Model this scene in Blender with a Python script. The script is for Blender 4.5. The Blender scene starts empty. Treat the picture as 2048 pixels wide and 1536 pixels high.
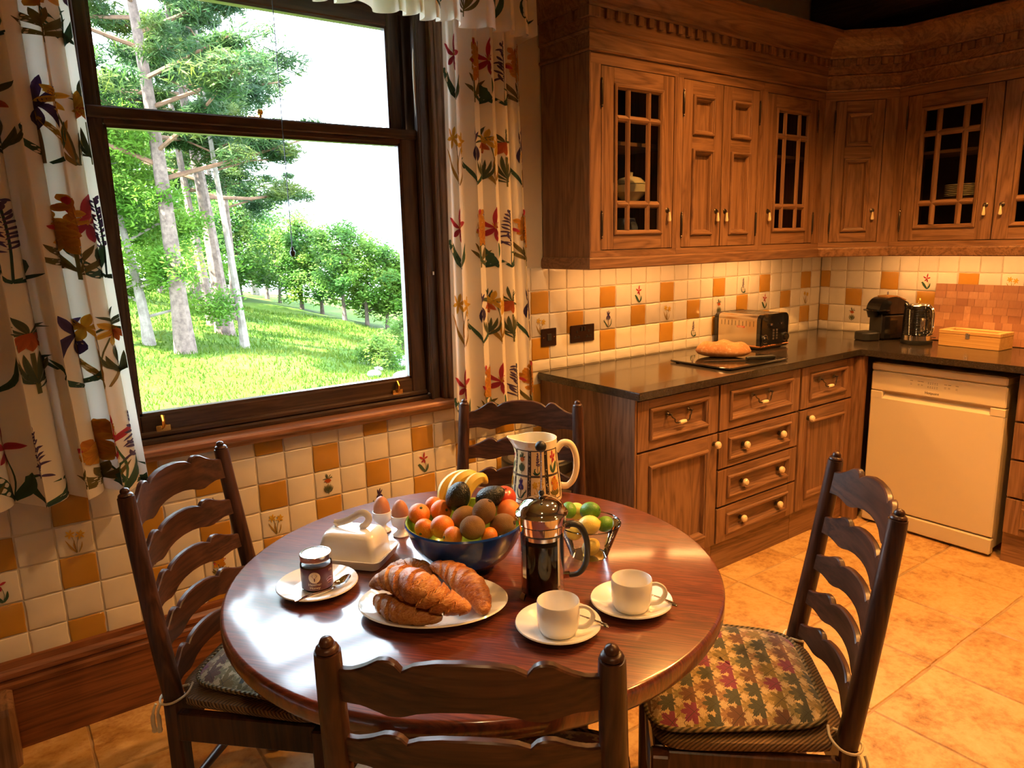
import bpy, bmesh, math, random
from mathutils import Matrix, Vector
R = math.radians; PI = math.pi; sin = math.sin; cos = math.cos
sc = bpy.context.scene
COL = sc.collection
rnd = random.Random(7)

# ------------------------------------------------------------------ camera
CAM = Vector((-2.0190, -2.4897, 1.4817)); FPX = 1442.53
FW = Vector((0.57595359, 0.79426321, -0.19345135)); RT = Vector((0.80667168, -0.59055229, -0.0229955)); UP = Vector((0.13250762, 0.14280738, 0.98084034))
cam_d = bpy.data.cameras.new('camera'); cam = bpy.data.objects.new('camera', cam_d); COL.objects.link(cam)
cam.matrix_world = Matrix(((RT.x, UP.x, -FW.x, CAM.x), (RT.y, UP.y, -FW.y, CAM.y), (RT.z, UP.z, -FW.z, CAM.z), (0, 0, 0, 1)))
cam_d.sensor_width = 36; cam_d.lens = FPX / 2048 * 36; cam_d.clip_start = 0.05; cam_d.clip_end = 400
sc.camera = cam

# ------------------------------------------------------------------ world, sun, exposure
w = bpy.data.worlds.new('sky'); sc.world = w; w.use_nodes = True
bg = w.node_tree.nodes['Background']; bg.inputs[0].default_value = (0.72, 0.86, 1.0, 1); bg.inputs[1].default_value = 14.0
sun_d = bpy.data.lights.new('sun', 'SUN'); sun_d.energy = 75.0; sun_d.angle = R(1.0); sun_d.color = (1, 0.93, 0.78)
sun = bpy.data.objects.new('sun', sun_d); COL.objects.link(sun)
SUN_FROM = Vector((-0.62, 0.07, 0.78)).normalized()
sun.rotation_euler = SUN_FROM.to_track_quat('Z', 'Y').to_euler()
sc.view_settings.view_transform = 'Standard'; sc.view_settings.look = 'None'; sc.view_settings.gamma = 1
sc.view_settings.use_curve_mapping = False; sc.view_settings.exposure = 0.3
WARM = (1.0, 0.43, 0.095)
WARM2 = (1.0, 0.60, 0.28)
DOWN = [(.75, -1.75, 240), (-.5, -1.5, 70), (.5, -1.05, 110), (.1, -2.7, 110), (-2.3, -2.9, 48)]   # ceiling downlights: x, y, watts; last is fill added behind the camera
STRIP_E = 3.0

# ------------------------------------------------------------------ pixel helpers (2048x1536 frame)
def ray(a, b): return FW + RT * ((a - 1024) / FPX) - UP * ((b - 768) / FPX)
def onz(z, a, b): d = ray(a, b); return CAM + d * ((z - CAM.z) / d.z)
def ony(y, a, b): d = ray(a, b); return CAM + d * ((y - CAM.y) / d.y)
def at(a, b, depth): return CAM + ray(a, b) * depth

# ------------------------------------------------------------------ mesh builder
class MB:
    def __init__(s): s.v = []; s.f = []; s.m = []; s.s = []; s.T = None; s.c = []
    def add(s, vs, fs, m=0, smooth=True, col=None):
        o = len(s.v)
        for p in vs:
            p = Vector(p); s.v.append(s.T @ p if s.T else p)
            s.c.append(col if col else (1, 1, 1, 1))
        for f in fs: s.f.append([i + o for i in f]); s.m.append(m); s.s.append(smooth)
        return s
    def box(s, x0, x1, y0, y1, z0, z1, m=0, b=0):
        if b <= 0:
            vs = [(x, y, z) for z in (z0, z1) for y in (y0, y1) for x in (x0, x1)]
            return s.add(vs, [(0, 2, 3, 1), (4, 5, 7, 6), (0, 1, 5, 4), (2, 6, 7, 3), (0, 4, 6, 2), (1, 3, 7, 5)], m, False)
        X = (x0, x1); Y = (y0, y1); Z = (z0, z1); vs = []; idx = {}
        for i in (0, 1):
            for j in (0, 1):
                for k in (0, 1):
                    sx, sy, sz = (1 if i == 0 else -1), (1 if j == 0 else -1), (1 if k == 0 else -1)
                    for a in range(3):
                        p = [X[i] + sx * b, Y[j] + sy * b, Z[k] + sz * b]; p[a] = (X[i], Y[j], Z[k])[a]
                        idx[i, j, k, a] = len(vs); vs.append(p)
        fs = []
        for a in range(3):
            for q in (0, 1):
                o = [[0, 0], [0, 1], [1, 1], [1, 0]]; f = []
                for u, v in o:
                    t = [u, v]; t.insert(a, q); f.append(idx[t[0], t[1], t[2], a])
                fs.append(f)
        for a in range(3):
            b1, b2 = [q for q in range(3) if q != a]
            for u in (0, 1):
                for v in (0, 1):
                    f = []
                    for e, ax in ((0, b1), (1, b1), (1, b2), (0, b2)):
                        t = [0, 0, 0]; t[a] = e; t[b1] = u; t[b2] = v; f.append(idx[t[0], t[1], t[2], ax])
                    fs.append(f)
        for i in (0, 1):
            for j in (0, 1):
                for k in (0, 1): fs.append([idx[i, j, k, 0], idx[i, j, k, 1], idx[i, j, k, 2]])
        return s.add(vs, fs, m, False)
    def lathe(s, prof, n=24, c=(0, 0, 0), m=0, ax='z', a0=0, a1=2 * PI):
        full = abs(a1 - a0 - 2 * PI) < 1e-6; k = n if full else n + 1; vs = []
        for r, z in prof:
            for i in range(k):
                a = a0 + (a1 - a0) * i / n; x, y = r * cos(a), r * sin(a)
                p = (x, y, z) if ax == 'z' else ((z, x, y) if ax == 'x' else (x, z, y))
                vs.append((p[0] + c[0], p[1] + c[1], p[2] + c[2]))
        fs = []
        for j in range(len(prof) - 1):
            for i in range(n):
                i2 = (i + 1) % k
                fs.append((j * k + i, j * k + i2, (j + 1) * k + i2, (j + 1) * k + i))
        return s.add(vs, fs, m)
    def grid(s, fn, nu, nv, m=0, cu=False, cv=False, smooth=True, colfn=None):
        vs = []; ku = nu if cu else nu + 1; kv = nv if cv else nv + 1; o = len(s.v)
        for j in range(kv):
            for i in range(ku): vs.append(fn(i / nu, j / nv))
        fs = [(j * ku + i, j * ku + (i + 1) % ku, ((j + 1) % kv) * ku + (i + 1) % ku, ((j + 1) % kv) * ku + i) for j in range(nv) for i in range(nu)]
        s.add(vs, fs, m, smooth)
        if colfn:
            for j in range(kv):
                for i in range(ku): s.c[o + j * ku + i] = colfn(i / nu, j / nv)
        return s
    def tube(s, pts, rad, n=8, m=0, closed=False, cap=True, flat=1.0, upv=None):
        pts = [Vector(p) for p in pts]; N = len(pts)
        if not hasattr(rad, '__len__'): rad = [rad] * N
        vs = []; prev = None
        for i, p in enumerate(pts):
            a = pts[(i - 1) % N] if (closed or i > 0) else p; b = pts[(i + 1) % N] if (closed or i < N - 1) else p
            t = (b - a).normalized()
            if upv is not None: nrm = Vector(upv) - t * t.dot(Vector(upv))
            elif prev is None: nrm = t.orthogonal()
            else: nrm = prev - t * t.dot(prev)
            nrm.normalize(); prev = nrm; bn = t.cross(nrm)
            for k in range(n):
                a_ = 2 * PI * k / n; vs.append(p + nrm * (cos(a_) * rad[i]) + bn * (sin(a_) * rad[i] * flat))
        fs = []
        for i in range(N if closed else N - 1):
            for k in range(n):
                i2 = (i + 1) % N; fs.append((i * n + k, i * n + (k + 1) % n, i2 * n + (k + 1) % n, i2 * n + k))
        if cap and not closed: fs.append(list(range(n))[::-1]); fs.append([(N - 1) * n + k for k in range(n)])
        return s.add(vs, fs, m)
    def cyl(s, a, b, r, n=12, m=0, r2=None): return s.tube([a, b], [r, r if r2 is None else r2], n, m)
    def prism(s, out, f0, f1, m=0, m2=None, smooth=False):
        # out: 2D outline; f0/f1 map (u,v)->xyz for the two faces
        n = len(out); s.add([f0(*p) for p in out] + [f1(*p) for p in out], [list(range(n)), list(range(2 * n - 1, n - 1, -1))], m, smooth)
        o = len(s.v) - 2 * n
        for i in range(n): s.f.append([o + i, o + n + i, o + n + (i + 1) % n, o + (i + 1) % n]); s.m.append(m if m2 is None else m2); s.s.append(smooth)
        return s
    def rings(s, x0, x1, z0, z1, prof, m=0, fill=True, mv=None, mh=None):
        # nested rectangles in the local x-z plane: prof = [(inset, y)]
        o = len(s.v); vs = []
        for i, y in prof: vs += [(x0 + i, y, z0 + i), (x1 - i, y, z0 + i), (x1 - i, y, z1 - i), (x0 + i, y, z1 - i)]
        s.add(vs, [], m, False)
        for k in range(len(prof) - 1):
            for e in range(4):
                s.f.append([o + 4 * k + e, o + 4 * k + (e + 1) % 4, o + 4 * k + 4 + (e + 1) % 4, o + 4 * k + 4 + e]); s.s.append(False)
                s.m.append((mh if e % 2 == 0 else mv) if mv is not None else m)
        if fill:
            k = len(prof) - 1; s.f.append([o + 4 * k + e for e in range(4)]); s.m.append(m); s.s.append(False)
        return s
    def mesh(s, name, mats, col=False, ang=38, norm=True):
        me = bpy.data.meshes.new(name); me.from_pydata([tuple(v) for v in s.v], [], s.f)
        for mt in (mats if isinstance(mats, (list, tuple)) else [mats]): me.materials.append(mt)
        me.polygons.foreach_set('material_index', s.m)
        me.polygons.foreach_set('use_smooth', s.s)
        if col:
            at_ = me.color_attributes.new('Col', 'FLOAT_COLOR', 'POINT')
            for i, c in enumerate(s.c): at_.data[i].color = c
        if norm:
            bm = bmesh.new(); bm.from_mesh(me); bmesh.ops.recalc_face_normals(bm, faces=bm.faces); bm.to_mesh(me); bm.free()
        if any(s.s): me.set_sharp_from_angle(angle=R(ang))
        me.update(); return me
    def build(s, name, mats, parent=None, col=False, ang=38, norm=True, kind=None):
        return link(name, s.mesh(name, mats, col, ang, norm), parent, kind)
def link(name, me, parent=None, kind=None, loc=None):
    o = bpy.data.objects.new(name, me); COL.objects.link(o); o.parent = parent
    if loc: o.location = loc
    if kind: o['kind'] = kind
    return o
def thing(name, label, cat, loc=(0, 0, 0), rz=0, group=None, kind=None):
    o = bpy.data.objects.new(name, None); COL.objects.link(o); o.empty_display_size = .05
    o.location = loc; o.rotation_euler = (0, 0, rz); return tag(o, label, cat, group, kind)
def tag(o, label, cat=None, group=None, kind=None):
    o['label'] = label
    if cat: o['category'] = cat
    if group: o['group'] = group
    if kind: o['kind'] = kind
    return o
def struct(o, label, cat): return tag(o, label, cat, None, 'structure')
def smooth_path(pts, n=6, closed=False):
    pts = [Vector(p) for p in pts]; out = []; N = len(pts)
    for i in range(N if closed else N - 1):
        g = lambda k: pts[k % N] if closed else pts[max(0, min(N - 1, k))]
        a, b, c, d = g(i - 1), g(i), g(i + 1), g(i + 2)
        for k in range(n):
            t = k / n; out.append(.5 * ((2 * b) + (c - a) * t + (2 * a - 5 * b + 4 * c - d) * t * t + (3 * b - a - 3 * c + d) * t ** 3))
    if not closed: out.append(pts[-1])
    return out
def interp(xs, t):
    t = max(0, min(1, t)) * (len(xs) - 1); i = min(int(t), len(xs) - 2); return xs[i] + (xs[i + 1] - xs[i]) * (t - i)
def text_mesh(body, size, name='lettering', align='CENTER', ext=.0004):
    cu = bpy.data.curves.new('t', 'FONT'); cu.body = body; cu.size = size; cu.extrude = ext; cu.align_x = align
    o = bpy.data.objects.new('t', cu); COL.objects.link(o)
    bpy.context.view_layer.update(); dg = bpy.context.evaluated_depsgraph_get()
    me = bpy.data.meshes.new_from_object(o.evaluated_get(dg)); bpy.data.objects.remove(o); bpy.data.curves.remove(cu); me.name = name
    return me

# ------------------------------------------------------------------ materials
class NT:
    def __init__(s, name):
        s.m = bpy.data.materials.new(name); s.m.use_nodes = True; s.t = s.m.node_tree; s.b = s.t.nodes['Principled BSDF']; s.out = s.t.nodes['Material Output']
    def n(s, ty, **k):
        nd = s.t.nodes.new(ty)
        for a, b in k.items():
            if a.startswith('i_'): nd.inputs[a[2:]].default_value = b
            else: setattr(nd, a, b)
        return nd
    def l(s, a, b): s.t.links.new(a, b)
    def math(s, op, a, b=None, c=None, clamp=False):
        nd = s.n('ShaderNodeMath', operation=op, use_clamp=clamp)
        for i, q in enumerate((a, b, c)):
            if q is None: continue
            if isinstance(q, (int, float)): nd.inputs[i].default_value = q
            else: s.l(q, nd.inputs[i])
        return nd.outputs[0]
    def ramp(s, fac, stops):
        nd = s.n('ShaderNodeValToRGB'); e = nd.color_ramp.elements
        while len(e) < len(stops): e.new(.5)
        for q, (p, c) in zip(e, stops): q.position = p; q.color = (*c, 1) if len(c) == 3 else c
        s.l(fac, nd.inputs[0]); return nd.outputs[0]
    def mix(s, fac, a, b, bt='MIX'):
        nd = s.n('ShaderNodeMix', data_type='RGBA', blend_type=bt)
        for i, q in ((0, fac), (6, a), (7, b)):
            if isinstance(q, (int, float)): nd.inputs[i].default_value = q
            elif isinstance(q, tuple): nd.inputs[i].default_value = (*q, 1) if len(q) == 3 else q
            else: s.l(q, nd.inputs[i])
        return nd.outputs[2]
    def noise(s, vec, scale, detail=3, rough=.5, dist=0):
        nd = s.n('ShaderNodeTexNoise'); nd.inputs['Scale'].default_value = scale; nd.inputs['Detail'].default_value = detail
        nd.inputs['Roughness'].default_value = rough; nd.inputs['Distortion'].default_value = dist
        if vec is not None: s.l(vec, nd.inputs['Vector'])
        return nd.outputs['Fac']
    def coords(s, rand=True, scale=(1, 1, 1)):
        tc = s.n('ShaderNodeTexCoord'); v = tc.outputs['Object']
        if rand:
            oi = s.n('ShaderNodeObjectInfo'); q = s.math('MULTIPLY', oi.outputs['Random'], 13.7)
            cb = s.n('ShaderNodeCombineXYZ')
            for i in range(3): s.l(q, cb.inputs[i])
            ad = s.n('ShaderNodeVectorMath', operation='ADD'); s.l(v, ad.inputs[0]); s.l(cb.outputs[0], ad.inputs[1]); v = ad.outputs[0]
        if scale != (1, 1, 1):
            mp = s.n('ShaderNodeMapping'); mp.inputs['Scale'].default_value = scale; s.l(v, mp.inputs[0]); v = mp.outputs[0]
        return v
    def set(s, **k):
        for a, b in k.items():
            a = {'color': 'Base Color', 'rough': 'Roughness', 'metal': 'Metallic', 'coat': 'Coat Weight', 'crough': 'Coat Roughness', 'spec': 'Specular IOR Level', 'trans': 'Transmission Weight', 'ior': 'IOR', 'ecol': 'Emission Color', 'estr': 'Emission Strength', 'alpha': 'Alpha', 'sheen': 'Sheen Weight', 'sss': 'Subsurface Weight'}.get(a, a)
            if hasattr(b, 'links'): s.l(b, s.b.inputs[a])
            else: s.b.inputs[a].default_value = (*b, 1) if isinstance(b, tuple) and len(b) == 3 else b
        return s
    def bump(s, h, strength=.3, dist=.01):
        nd = s.n('ShaderNodeBump'); nd.inputs['Strength'].default_value = strength; nd.inputs['Distance'].default_value = dist
        s.l(h, nd.inputs['Height']); s.l(nd.outputs[0], s.b.inputs['Normal']); return s
def plain(name, c, rough=.5, metal=0, **k): return NT(name).set(color=c, rough=rough, metal=metal, **k).m
def mottled(name, c1, c2, scale=8, rough=.5, bump=0, bscale=60, lo=.35, hi=.65, detail=4, **k):
    t = NT(name); v = t.coords(); n = t.noise(v, scale, detail, .6); t.set(color=t.ramp(n, [(lo, c1), (hi, c2)]), rough=rough, **k)
    if bump: t.bump(t.noise(v, bscale, 3), bump, .004)
    return t.m
def wood(name, dark, mid, light, axis, rough=.38, fine=1.0, wave=9, coat=0, bump=.15, ramp=(.15, .5, .9)):
    t = NT(name); a = 'xyz'.index(axis)
    s1 = [wave] * 3; s1[a] = wave * .09; v = t.coords(True, tuple(s1))
    n = t.noise(v, 1.0, 4, .55, 1.2)
    bands = t.math('FRACT', t.math('MULTIPLY', n, 7.0)); tri = t.math('ABSOLUTE', t.math('SUBTRACT', bands, .5))
    s2 = [150 * fine] * 3; s2[a] = 5 * fine; p = t.noise(t.coords(True, tuple(s2)), 1, 2, .6)
    f = t.math('ADD', t.math('MULTIPLY', tri, .75), t.math('MULTIPLY', p, .6))
    f = t.math('ADD', f, t.math('MULTIPLY', t.noise(t.coords(True), 2.2, 2), .25), None)
    f = t.math('SUBTRACT', f, .12)
    t.set(color=t.ramp(f, [(ramp[0], dark), (ramp[1], mid), (ramp[2], light)]), rough=rough, coat=coat, crough=.25, spec=.5 if 'chair' not in name else .3)
    if bump: t.bump(p, bump, .002)
    return t.m
M = {}
OD, OM, OL = (.085, .038, .019), (.20, .10, .05), (.29, .155, .08)
M['oak_v'] = wood('oak_vertical', OD, OM, OL, 'z'); M['oak_h'] = wood('oak_horizontal', OD, OM, OL, 'x'); M['oak_y'] = wood('oak_depth', OD, OM, OL, 'y')
M['sash'] = wood('sash_oak_vertical', (.018, .008, .004), (.05, .024, .012), (.09, .045, .022), 'z', .3); M['sash_h'] = wood('sash_oak_horizontal', (.018, .008, .004), (.05, .024, .012), (.09, .045, .022), 'x', .3)
M['sill'] = wood('sill_oak', (.14, .055, .026), (.30, .125, .06), (.42, .20, .10), 'x', .28, coat=.6)
M['skirt'] = wood('skirting_oak', (.06, .018, .006), (.17, .055, .018), (.26, .095, .034), 'x', .35)
M['chair_v'] = wood('chair_oak_vertical', (.012, .0045, .0025), (.05, .018, .009), (.095, .036, .017), 'z', .36, coat=.12); M['chair_h'] = wood('chair_oak_horizontal', (.012, .0045, .0025), (.055, .02, .010), (.10, .038, .018), 'x', .36, coat=.12)
M['plaster'] = mottled('plaster', (.56, .46, .33), (.62, .52, .39), 3, .9, .1, 80)
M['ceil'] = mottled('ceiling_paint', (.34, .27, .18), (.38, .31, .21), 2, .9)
M['beam'] = wood('beam_oak', (.012, .008, .006), (.035, .022, .015), (.06, .038, .026), 'y', .6)
M['grout'] = mottled('grout', (.56, .48, .35), (.62, .54, .40), 20, .9, .2, 90)
M['white'] = plain('white_glaze', (.80, .77, .70), .12, coat=.4)
M['cream'] = plain('cream_glaze', (.80, .70, .48), .14, coat=.5)
M['tile_c'] = mottled('cream_tile', (.64, .57, .46), (.70, .63, .51), 3, .2, .25, 7)
M['tile_o'] = mottled('ochre_tile', (.42, .205, .024), (.48, .24, .032), 3, .2, .25, 7)
M['brass'] = plain('brass', (.80, .48, .12), .22, 1); M['chrome'] = plain('chrome', (.86, .85, .84), .06, 1); M['steel'] = plain('brushed_steel', (.72, .70, .67), .2, 1)
M['iron'] = plain('dark_bronze', (.10, .08, .065), .35, .9); M['black'] = plain('gloss_black', (.006, .006, .007), .12, coat=.5); M['matt'] = plain('matt_black', (.012, .012, .012), .45)
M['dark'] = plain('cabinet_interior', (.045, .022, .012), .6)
M['ceramic'] = plain('cream_ceramic', (.75, .62, .40), .2, coat=.4)
def glass_mat(name, tint=(.97, .985, .98), ior=1.5, rough=0.0):
    # thin clear sheet: transparent with a Fresnel reflection
    t = NT(name); tr = t.n('ShaderNodeBsdfTransparent'); tr.inputs[0].default_value = (*tint, 1); gl = t.n('ShaderNodeBsdfGlossy'); gl.inputs['Roughness'].default_value = rough
    fr = t.n('ShaderNodeLayerWeight'); fr.inputs[0].default_value = .12 + (ior - 1.5) * .5; mx = t.n('ShaderNodeMixShader'); t.l(fr.outputs[0], mx.inputs[0]); t.l(tr.outputs[0], mx.inputs[1]); t.l(gl.outputs[0], mx.inputs[2]); t.l(mx.outputs[0], t.out.inputs[0]); return t.m
M['pane'] = glass_mat('window_glass'); M['glass'] = glass_mat('clear_glass', (.94, .96, .95))
M['cabglass'] = glass_mat('cabinet_glass', (.80, .82, .82))
def print_mat(name, rough=.7, base=None):
    t = NT(name); a = t.n('ShaderNodeVertexColor'); a.layer_name = 'Col'; t.set(color=a.outputs[0], rough=rough); return t.m
M['print_tile'] = print_mat('tile_print', .2)
# ------------------------------------------------------------------ printed flower artwork: strips (spine, widths, colours) in a unit frame x -.5..+.5, y 0..1
RED, DRED, YEL, GOLD, PUR, DPUR, ORA, GRN, DGRN, OLV, BRN = (.46, .03, .05), (.26, .012, .045), (.72, .46, .05), (.58, .29, .02), (.075, .04, .14), (.028, .016, .06), (.58, .14, .025), (.06, .13, .05), (.022, .065, .05), (.14, .13, .04), (.22, .12, .04)
def pet(x, y, ang, ln, wd, c, c2=None, bend=0, prof=(.12, .7, 1, .9, .05)):
    a = R(ang); pts = []
    for i in range(5):
        t = i / 4; b = a + R(bend) * t; pts.append((x + sin(b) * ln * t, y + cos(b) * ln * t))
    return (pts, [1.3 * wd * q for q in prof], c, c2 or c)
def stem(pts, wd, c): return ([tuple(p) for p in smooth_path([Vector((p[0], p[1], 0)) for p in pts], 4)] if False else pts, [wd] * 2, c, c)
def leaf(pts, wd, c, c2=None):
    wd *= 1.4
    return (pts, [wd * .5, wd * .9, wd, wd * .7, wd * .05], c, c2 or c)
def flower(kind, seed=0):
    g = random.Random(seed * 31 + len(kind)); S = []
    if kind == 'lily':
        S += [stem([(.05, 0), (.12, .3), (.05, .62)], .02, GRN), leaf([(.05, .02), (-.12, .2), (-.3, .42), (-.38, .4)], .12, DGRN, GRN), leaf([(.07, .02), (.2, .2), (.24, .42)], .08, DGRN, GRN)]
        for a, l in ((0, .36), (-68, .32), (62, .26), (-140, .22), (165, .24)): S.append(pet(0, .68, a, l, .075, DRED if abs(a) > 100 else RED, RED, 8))
        S += [pet(0, .66, a, .12, .01, GOLD) for a in (-20, 5, 25)]
    elif kind == 'daffodil':
        S += [leaf([(.0, 0), (-.18, .25), (-.36, .58)], .05, OLV, GOLD), leaf([(.02, 0), (-.06, .3), (-.02, .52)], .045, BRN, GOLD), leaf([(.08, 0), (.2, .2), (.24, .42)], .035, OLV, GOLD), stem([(.02, 0), (.05, .35), (.14, .6)], .018, OLV), stem([(.0, 0), (-.02, .3), (-.1, .68)], .018, OLV)]
        for cx, cy in ((-.16, .76), (.2, .68)):
            for k in range(6): S.append(pet(cx, cy, k * 60 + 15, .19, .06, GOLD, YEL))
            S.append(pet(cx, cy, -50 if cx < 0 else 30, .14, .06, YEL, YEL, 0, (.5, .8, .9, 1.1, .9)))
    elif kind == 'iris':
        S += [leaf([(-.02, 0), (-.2, .2), (-.34, .4)], .05, DGRN, GRN), leaf([(.04, 0), (.24, .18), (.3, .5)], .045, DGRN, GRN), leaf([(-.3, .28), (-.38, .4), (-.32, .46)], .03, DGRN), stem([(0, 0), (.0, .3), (-.02, .56)], .045, BRN)]
        for a, l in ((-24, .34), (2, .38), (26, .32)): S.append(pet(0, .62, a, l, .055, DPUR, PUR, 6))
        for a, b in ((-105, -50), (105, 50), (180, 0)): S.append(pet(0, .68, a, .3, .085, PUR, DPUR, b))
        S.append(pet(0, .6, 180, .12, .012, GOLD))
    elif kind == 'imperial':
        for a in (-70, -45, -20, 5, 30, 55, 78): S.append(pet(0, .72, a, .27 + .03 * g.random(), .03, OLV, DGRN, g.uniform(-30, 30)))
        for a in (150, 175, 200, 125, 235): S.append(pet(0, .74, a, .22, .07, (.36, .05, .01), ORA, 4))
        S.append(stem([(0, 0), (0, .5)], .03, OLV))
        for a in (-80, -60, -38, -16, 14, 36, 58, 80): S.append(pet(0, .06 + .1 * g.random(), a, .38, .04, DGRN, OLV, -a * .5))
    elif kind == 'hyacinth':
        S += [leaf([(0, 0), (-.16, .14), (-.2, .34), (-.1, .4)], .05, DGRN, GRN), leaf([(0, .02), (.18, .06), (.24, .22), (.12, .26)], .045, DGRN, GRN), leaf([(0, 0), (.2, .02), (.34, .1)], .04, DGRN), stem([(0, 0), (.02, .5), (0, .98)], .018, DGRN)]
        for k in range(22):
            y = .36 + .028 * k; s_ = .12 * (1 - .55 * (k / 22)); a = (55 if k % 2 else -55) + g.uniform(-25, 25)
            S.append(pet(0, y, a, s_ * 1.3, .028, PUR, (.10, .06, .12), g.uniform(-40, 40)))
    else:  # wallflower
        S += [stem([(0, 0), (.0, .5)], .03, OLV)]
        for a, l in ((-85, .42), (-60, .45), (-35, .3), (80, .46), (55, .42), (30, .3)): S.append(pet(0, .06 + .08 * g.random(), a, l, .06, OLV, (.15, .10, .02), -a * .25))
        for k in range(15):
            a = g.uniform(0, 2 * PI); q = math.sqrt(g.random()); cx, cy = .2 * q * cos(a), .66 + .26 * q * sin(a)
            b = g.uniform(0, 90)
            for i in range(4): S.append(pet(cx, cy, b + 90 * i, .13, .075, (.5, .16, .015), GOLD if k % 3 else (.55, .2, .02)))
        S.append(pet(0, .9, 0, .1, .05, RED)); S.append(pet(-.18, .6, -60, .12, .05, RED)); S.append(pet(.2, .72, 60, .1, .04, RED))
    return S
def flower_mesh(name, strips, fn, mat, nl=6, dz=.00006, wm=1.0):
    mb = MB(); L = 0
    for pts, wd, c, c2 in strips:
        P = smooth_path([(p[0], p[1], 0) for p in pts], 3); n = nl; L += 1
        def f(u, v):
            k = v * (len(P) - 1); i = min(int(k), len(P) - 2); p = P[i].lerp(P[i + 1], k - i); t = P[i + 1] - P[i]
            q = Vector((-t.y, t.x, 0)); q = q.normalized() if q.length > 1e-9 else Vector((1, 0, 0)); p = p + q * (interp(wd, v) * wm * (u - .5))
            return fn(p.x, p.y, L * dz)
        mid = tuple(.5 * (a + b) for a, b in zip(c, c2))
        mb.grid(f, 2, n, 0, colfn=lambda u, v: (*(tuple(a + (b - a) * v for a, b in zip(c, c2)) if abs(u - .5) > .1 else tuple(.75 * q for q in mid)), 1))
    return mb.mesh(name, mat, True, norm=False)

# ------------------------------------------------------------------ room shell
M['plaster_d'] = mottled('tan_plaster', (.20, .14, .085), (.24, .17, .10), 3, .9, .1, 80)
P_ = .1021; XC = P_ * 21; ZT = 1.268; CEIL = 2.78; X0R, Y0R = -3.5, -4.5
ox, oy = .483, -.692; FP = .4025
t = NT('travertine'); v = t.coords(True); n1 = t.noise(v, 5, 6, .65, .6); n2 = t.noise(v, 38, 4, .7); n3 = t.noise(v, 1.5, 2)
c = t.ramp(t.math('ADD', t.math('MULTIPLY', n1, .6), t.math('MULTIPLY', n2, .4)), [(.34, (.15, .065, .02)), (.43, (.42, .24, .085)), (.52, (.58, .39, .16)), (.64, (.66, .48, .22))])
c = t.mix(t.math('MULTIPLY', n3, .5), c, (.54, .29, .09)); t.set(color=c, rough=t.ramp(n2, [(.3, (.55,) * 3), (.7, (.28,) * 3)])); t.bump(n2, .25, .004); M['stone'] = t.m
floor = MB().box(X0R, XC + .1, Y0R, .06, -.06, -.004).build('floor', mottled('floor_grout', (.34, .22, .10), (.44, .30, .15), 12, .9)); struct(floor, 'honey coloured stone flagged kitchen floor', 'floor')
flag_me = []
for k in range(5):
    mb = MB(); g = random.Random(k); N = 7; h = FP / 2 - .0018
    edge = []
    for sx, sy, dx, dy in ((-1, -1, 1, 0), (1, -1, 0, 1), (1, 1, -1, 0), (-1, 1, 0, -1)):
        for i in range(N):
            q = 2 * h * i / N; wob = g.uniform(0, .0035); edge.append((sx * h + dx * q - (dy * 0) + (wob if sx < 0 and dx == 0 else 0), sy * h + dy * q + (wob if dx else 0) * (1 if sy < 0 else -1)))
    n = len(edge); vs = [(x, y, -.006) for x, y in edge] + [(x * .985, y * .985, 0) for x, y in edge]
    mb.add(vs, [list(range(n, 2 * n))] + [[i, (i + 1) % n, n + (i + 1) % n, n + i] for i in range(n)], 0, False); flag_me.append(mb.mesh('flagstone', M['stone']))
for i in range(-9, 5):
    for j in range(-9, 3):
        cx, cy = ox + (i + .5) * FP, oy + (j - .5 + .0) * FP
        if cx < X0R or cx > XC or cy < Y0R or cy > -.1 and cy > .1: continue
        o = link('flagstone', flag_me[(i * 7 + j * 3) % 5], floor, loc=(cx, cy, 0))
        if cy + FP / 2 > 0: d = (0 - (cy - FP / 2)); o.scale = (1, max(.05, d / FP), 1); o.location.y = cy - FP / 2 + d / 2
        if cx + FP / 2 > XC: d = XC - (cx - FP / 2); o.scale = (max(.05, d / FP), o.scale[1], 1); o.location.x = cx - FP / 2 + d / 2
# window wall with opening
WX0, WX1, WZ0, WZ1 = -1.72, -.535, .84, 2.36
mb = MB(); T0, T1 = .009, .16
for a, b, c_, d in ((X0R - .1, WX0, 0, CEIL), (WX1, XC + .3, 0, CEIL), (WX0, WX1, 0, WZ0), (WX0, WX1, WZ1, CEIL)): mb.box(a, b, T0, T1, c_, d)
wall_b = mb.build('wall_back', [M['plaster']]); struct(wall_b, 'cream plastered window wall with glazed tiles below', 'wall')
wall_r = MB().box(XC + .009, XC + .3, Y0R, T1, 0, CEIL).build('wall_right', M['plaster']); struct(wall_r, 'plastered wall behind the dishwasher with tiled splashback', 'wall')
struct(MB().box(X0R - .1, X0R, Y0R, T0, 0, CEIL).build('wall_left', M['plaster_d']), 'plain tan plastered side wall', 'wall')
struct(MB().box(X0R - .1, XC + .3, Y0R - .1, Y0R, 0, CEIL).build('wall_front', M['plaster_d']), 'plain tan plastered wall facing the window', 'wall')
struct(MB().box(X0R - .1, XC + .3, Y0R - .1, T1, CEIL, CEIL + .1).build('ceiling', M['ceil']), 'cream painted ceiling above the cabinets', 'ceiling')
grb = MB().box(WX1 + .06, XC, .004, T0, .83, 1.372); grb.box(-2.9, XC, .004, T0, .2, .83); grb.build('grout_bed', M['grout'], wall_b)
MB().box(XC + .004, XC + .009, -2.2, 0, .88, 1.372).build('grout_bed', M['grout'], wall_r)
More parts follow.
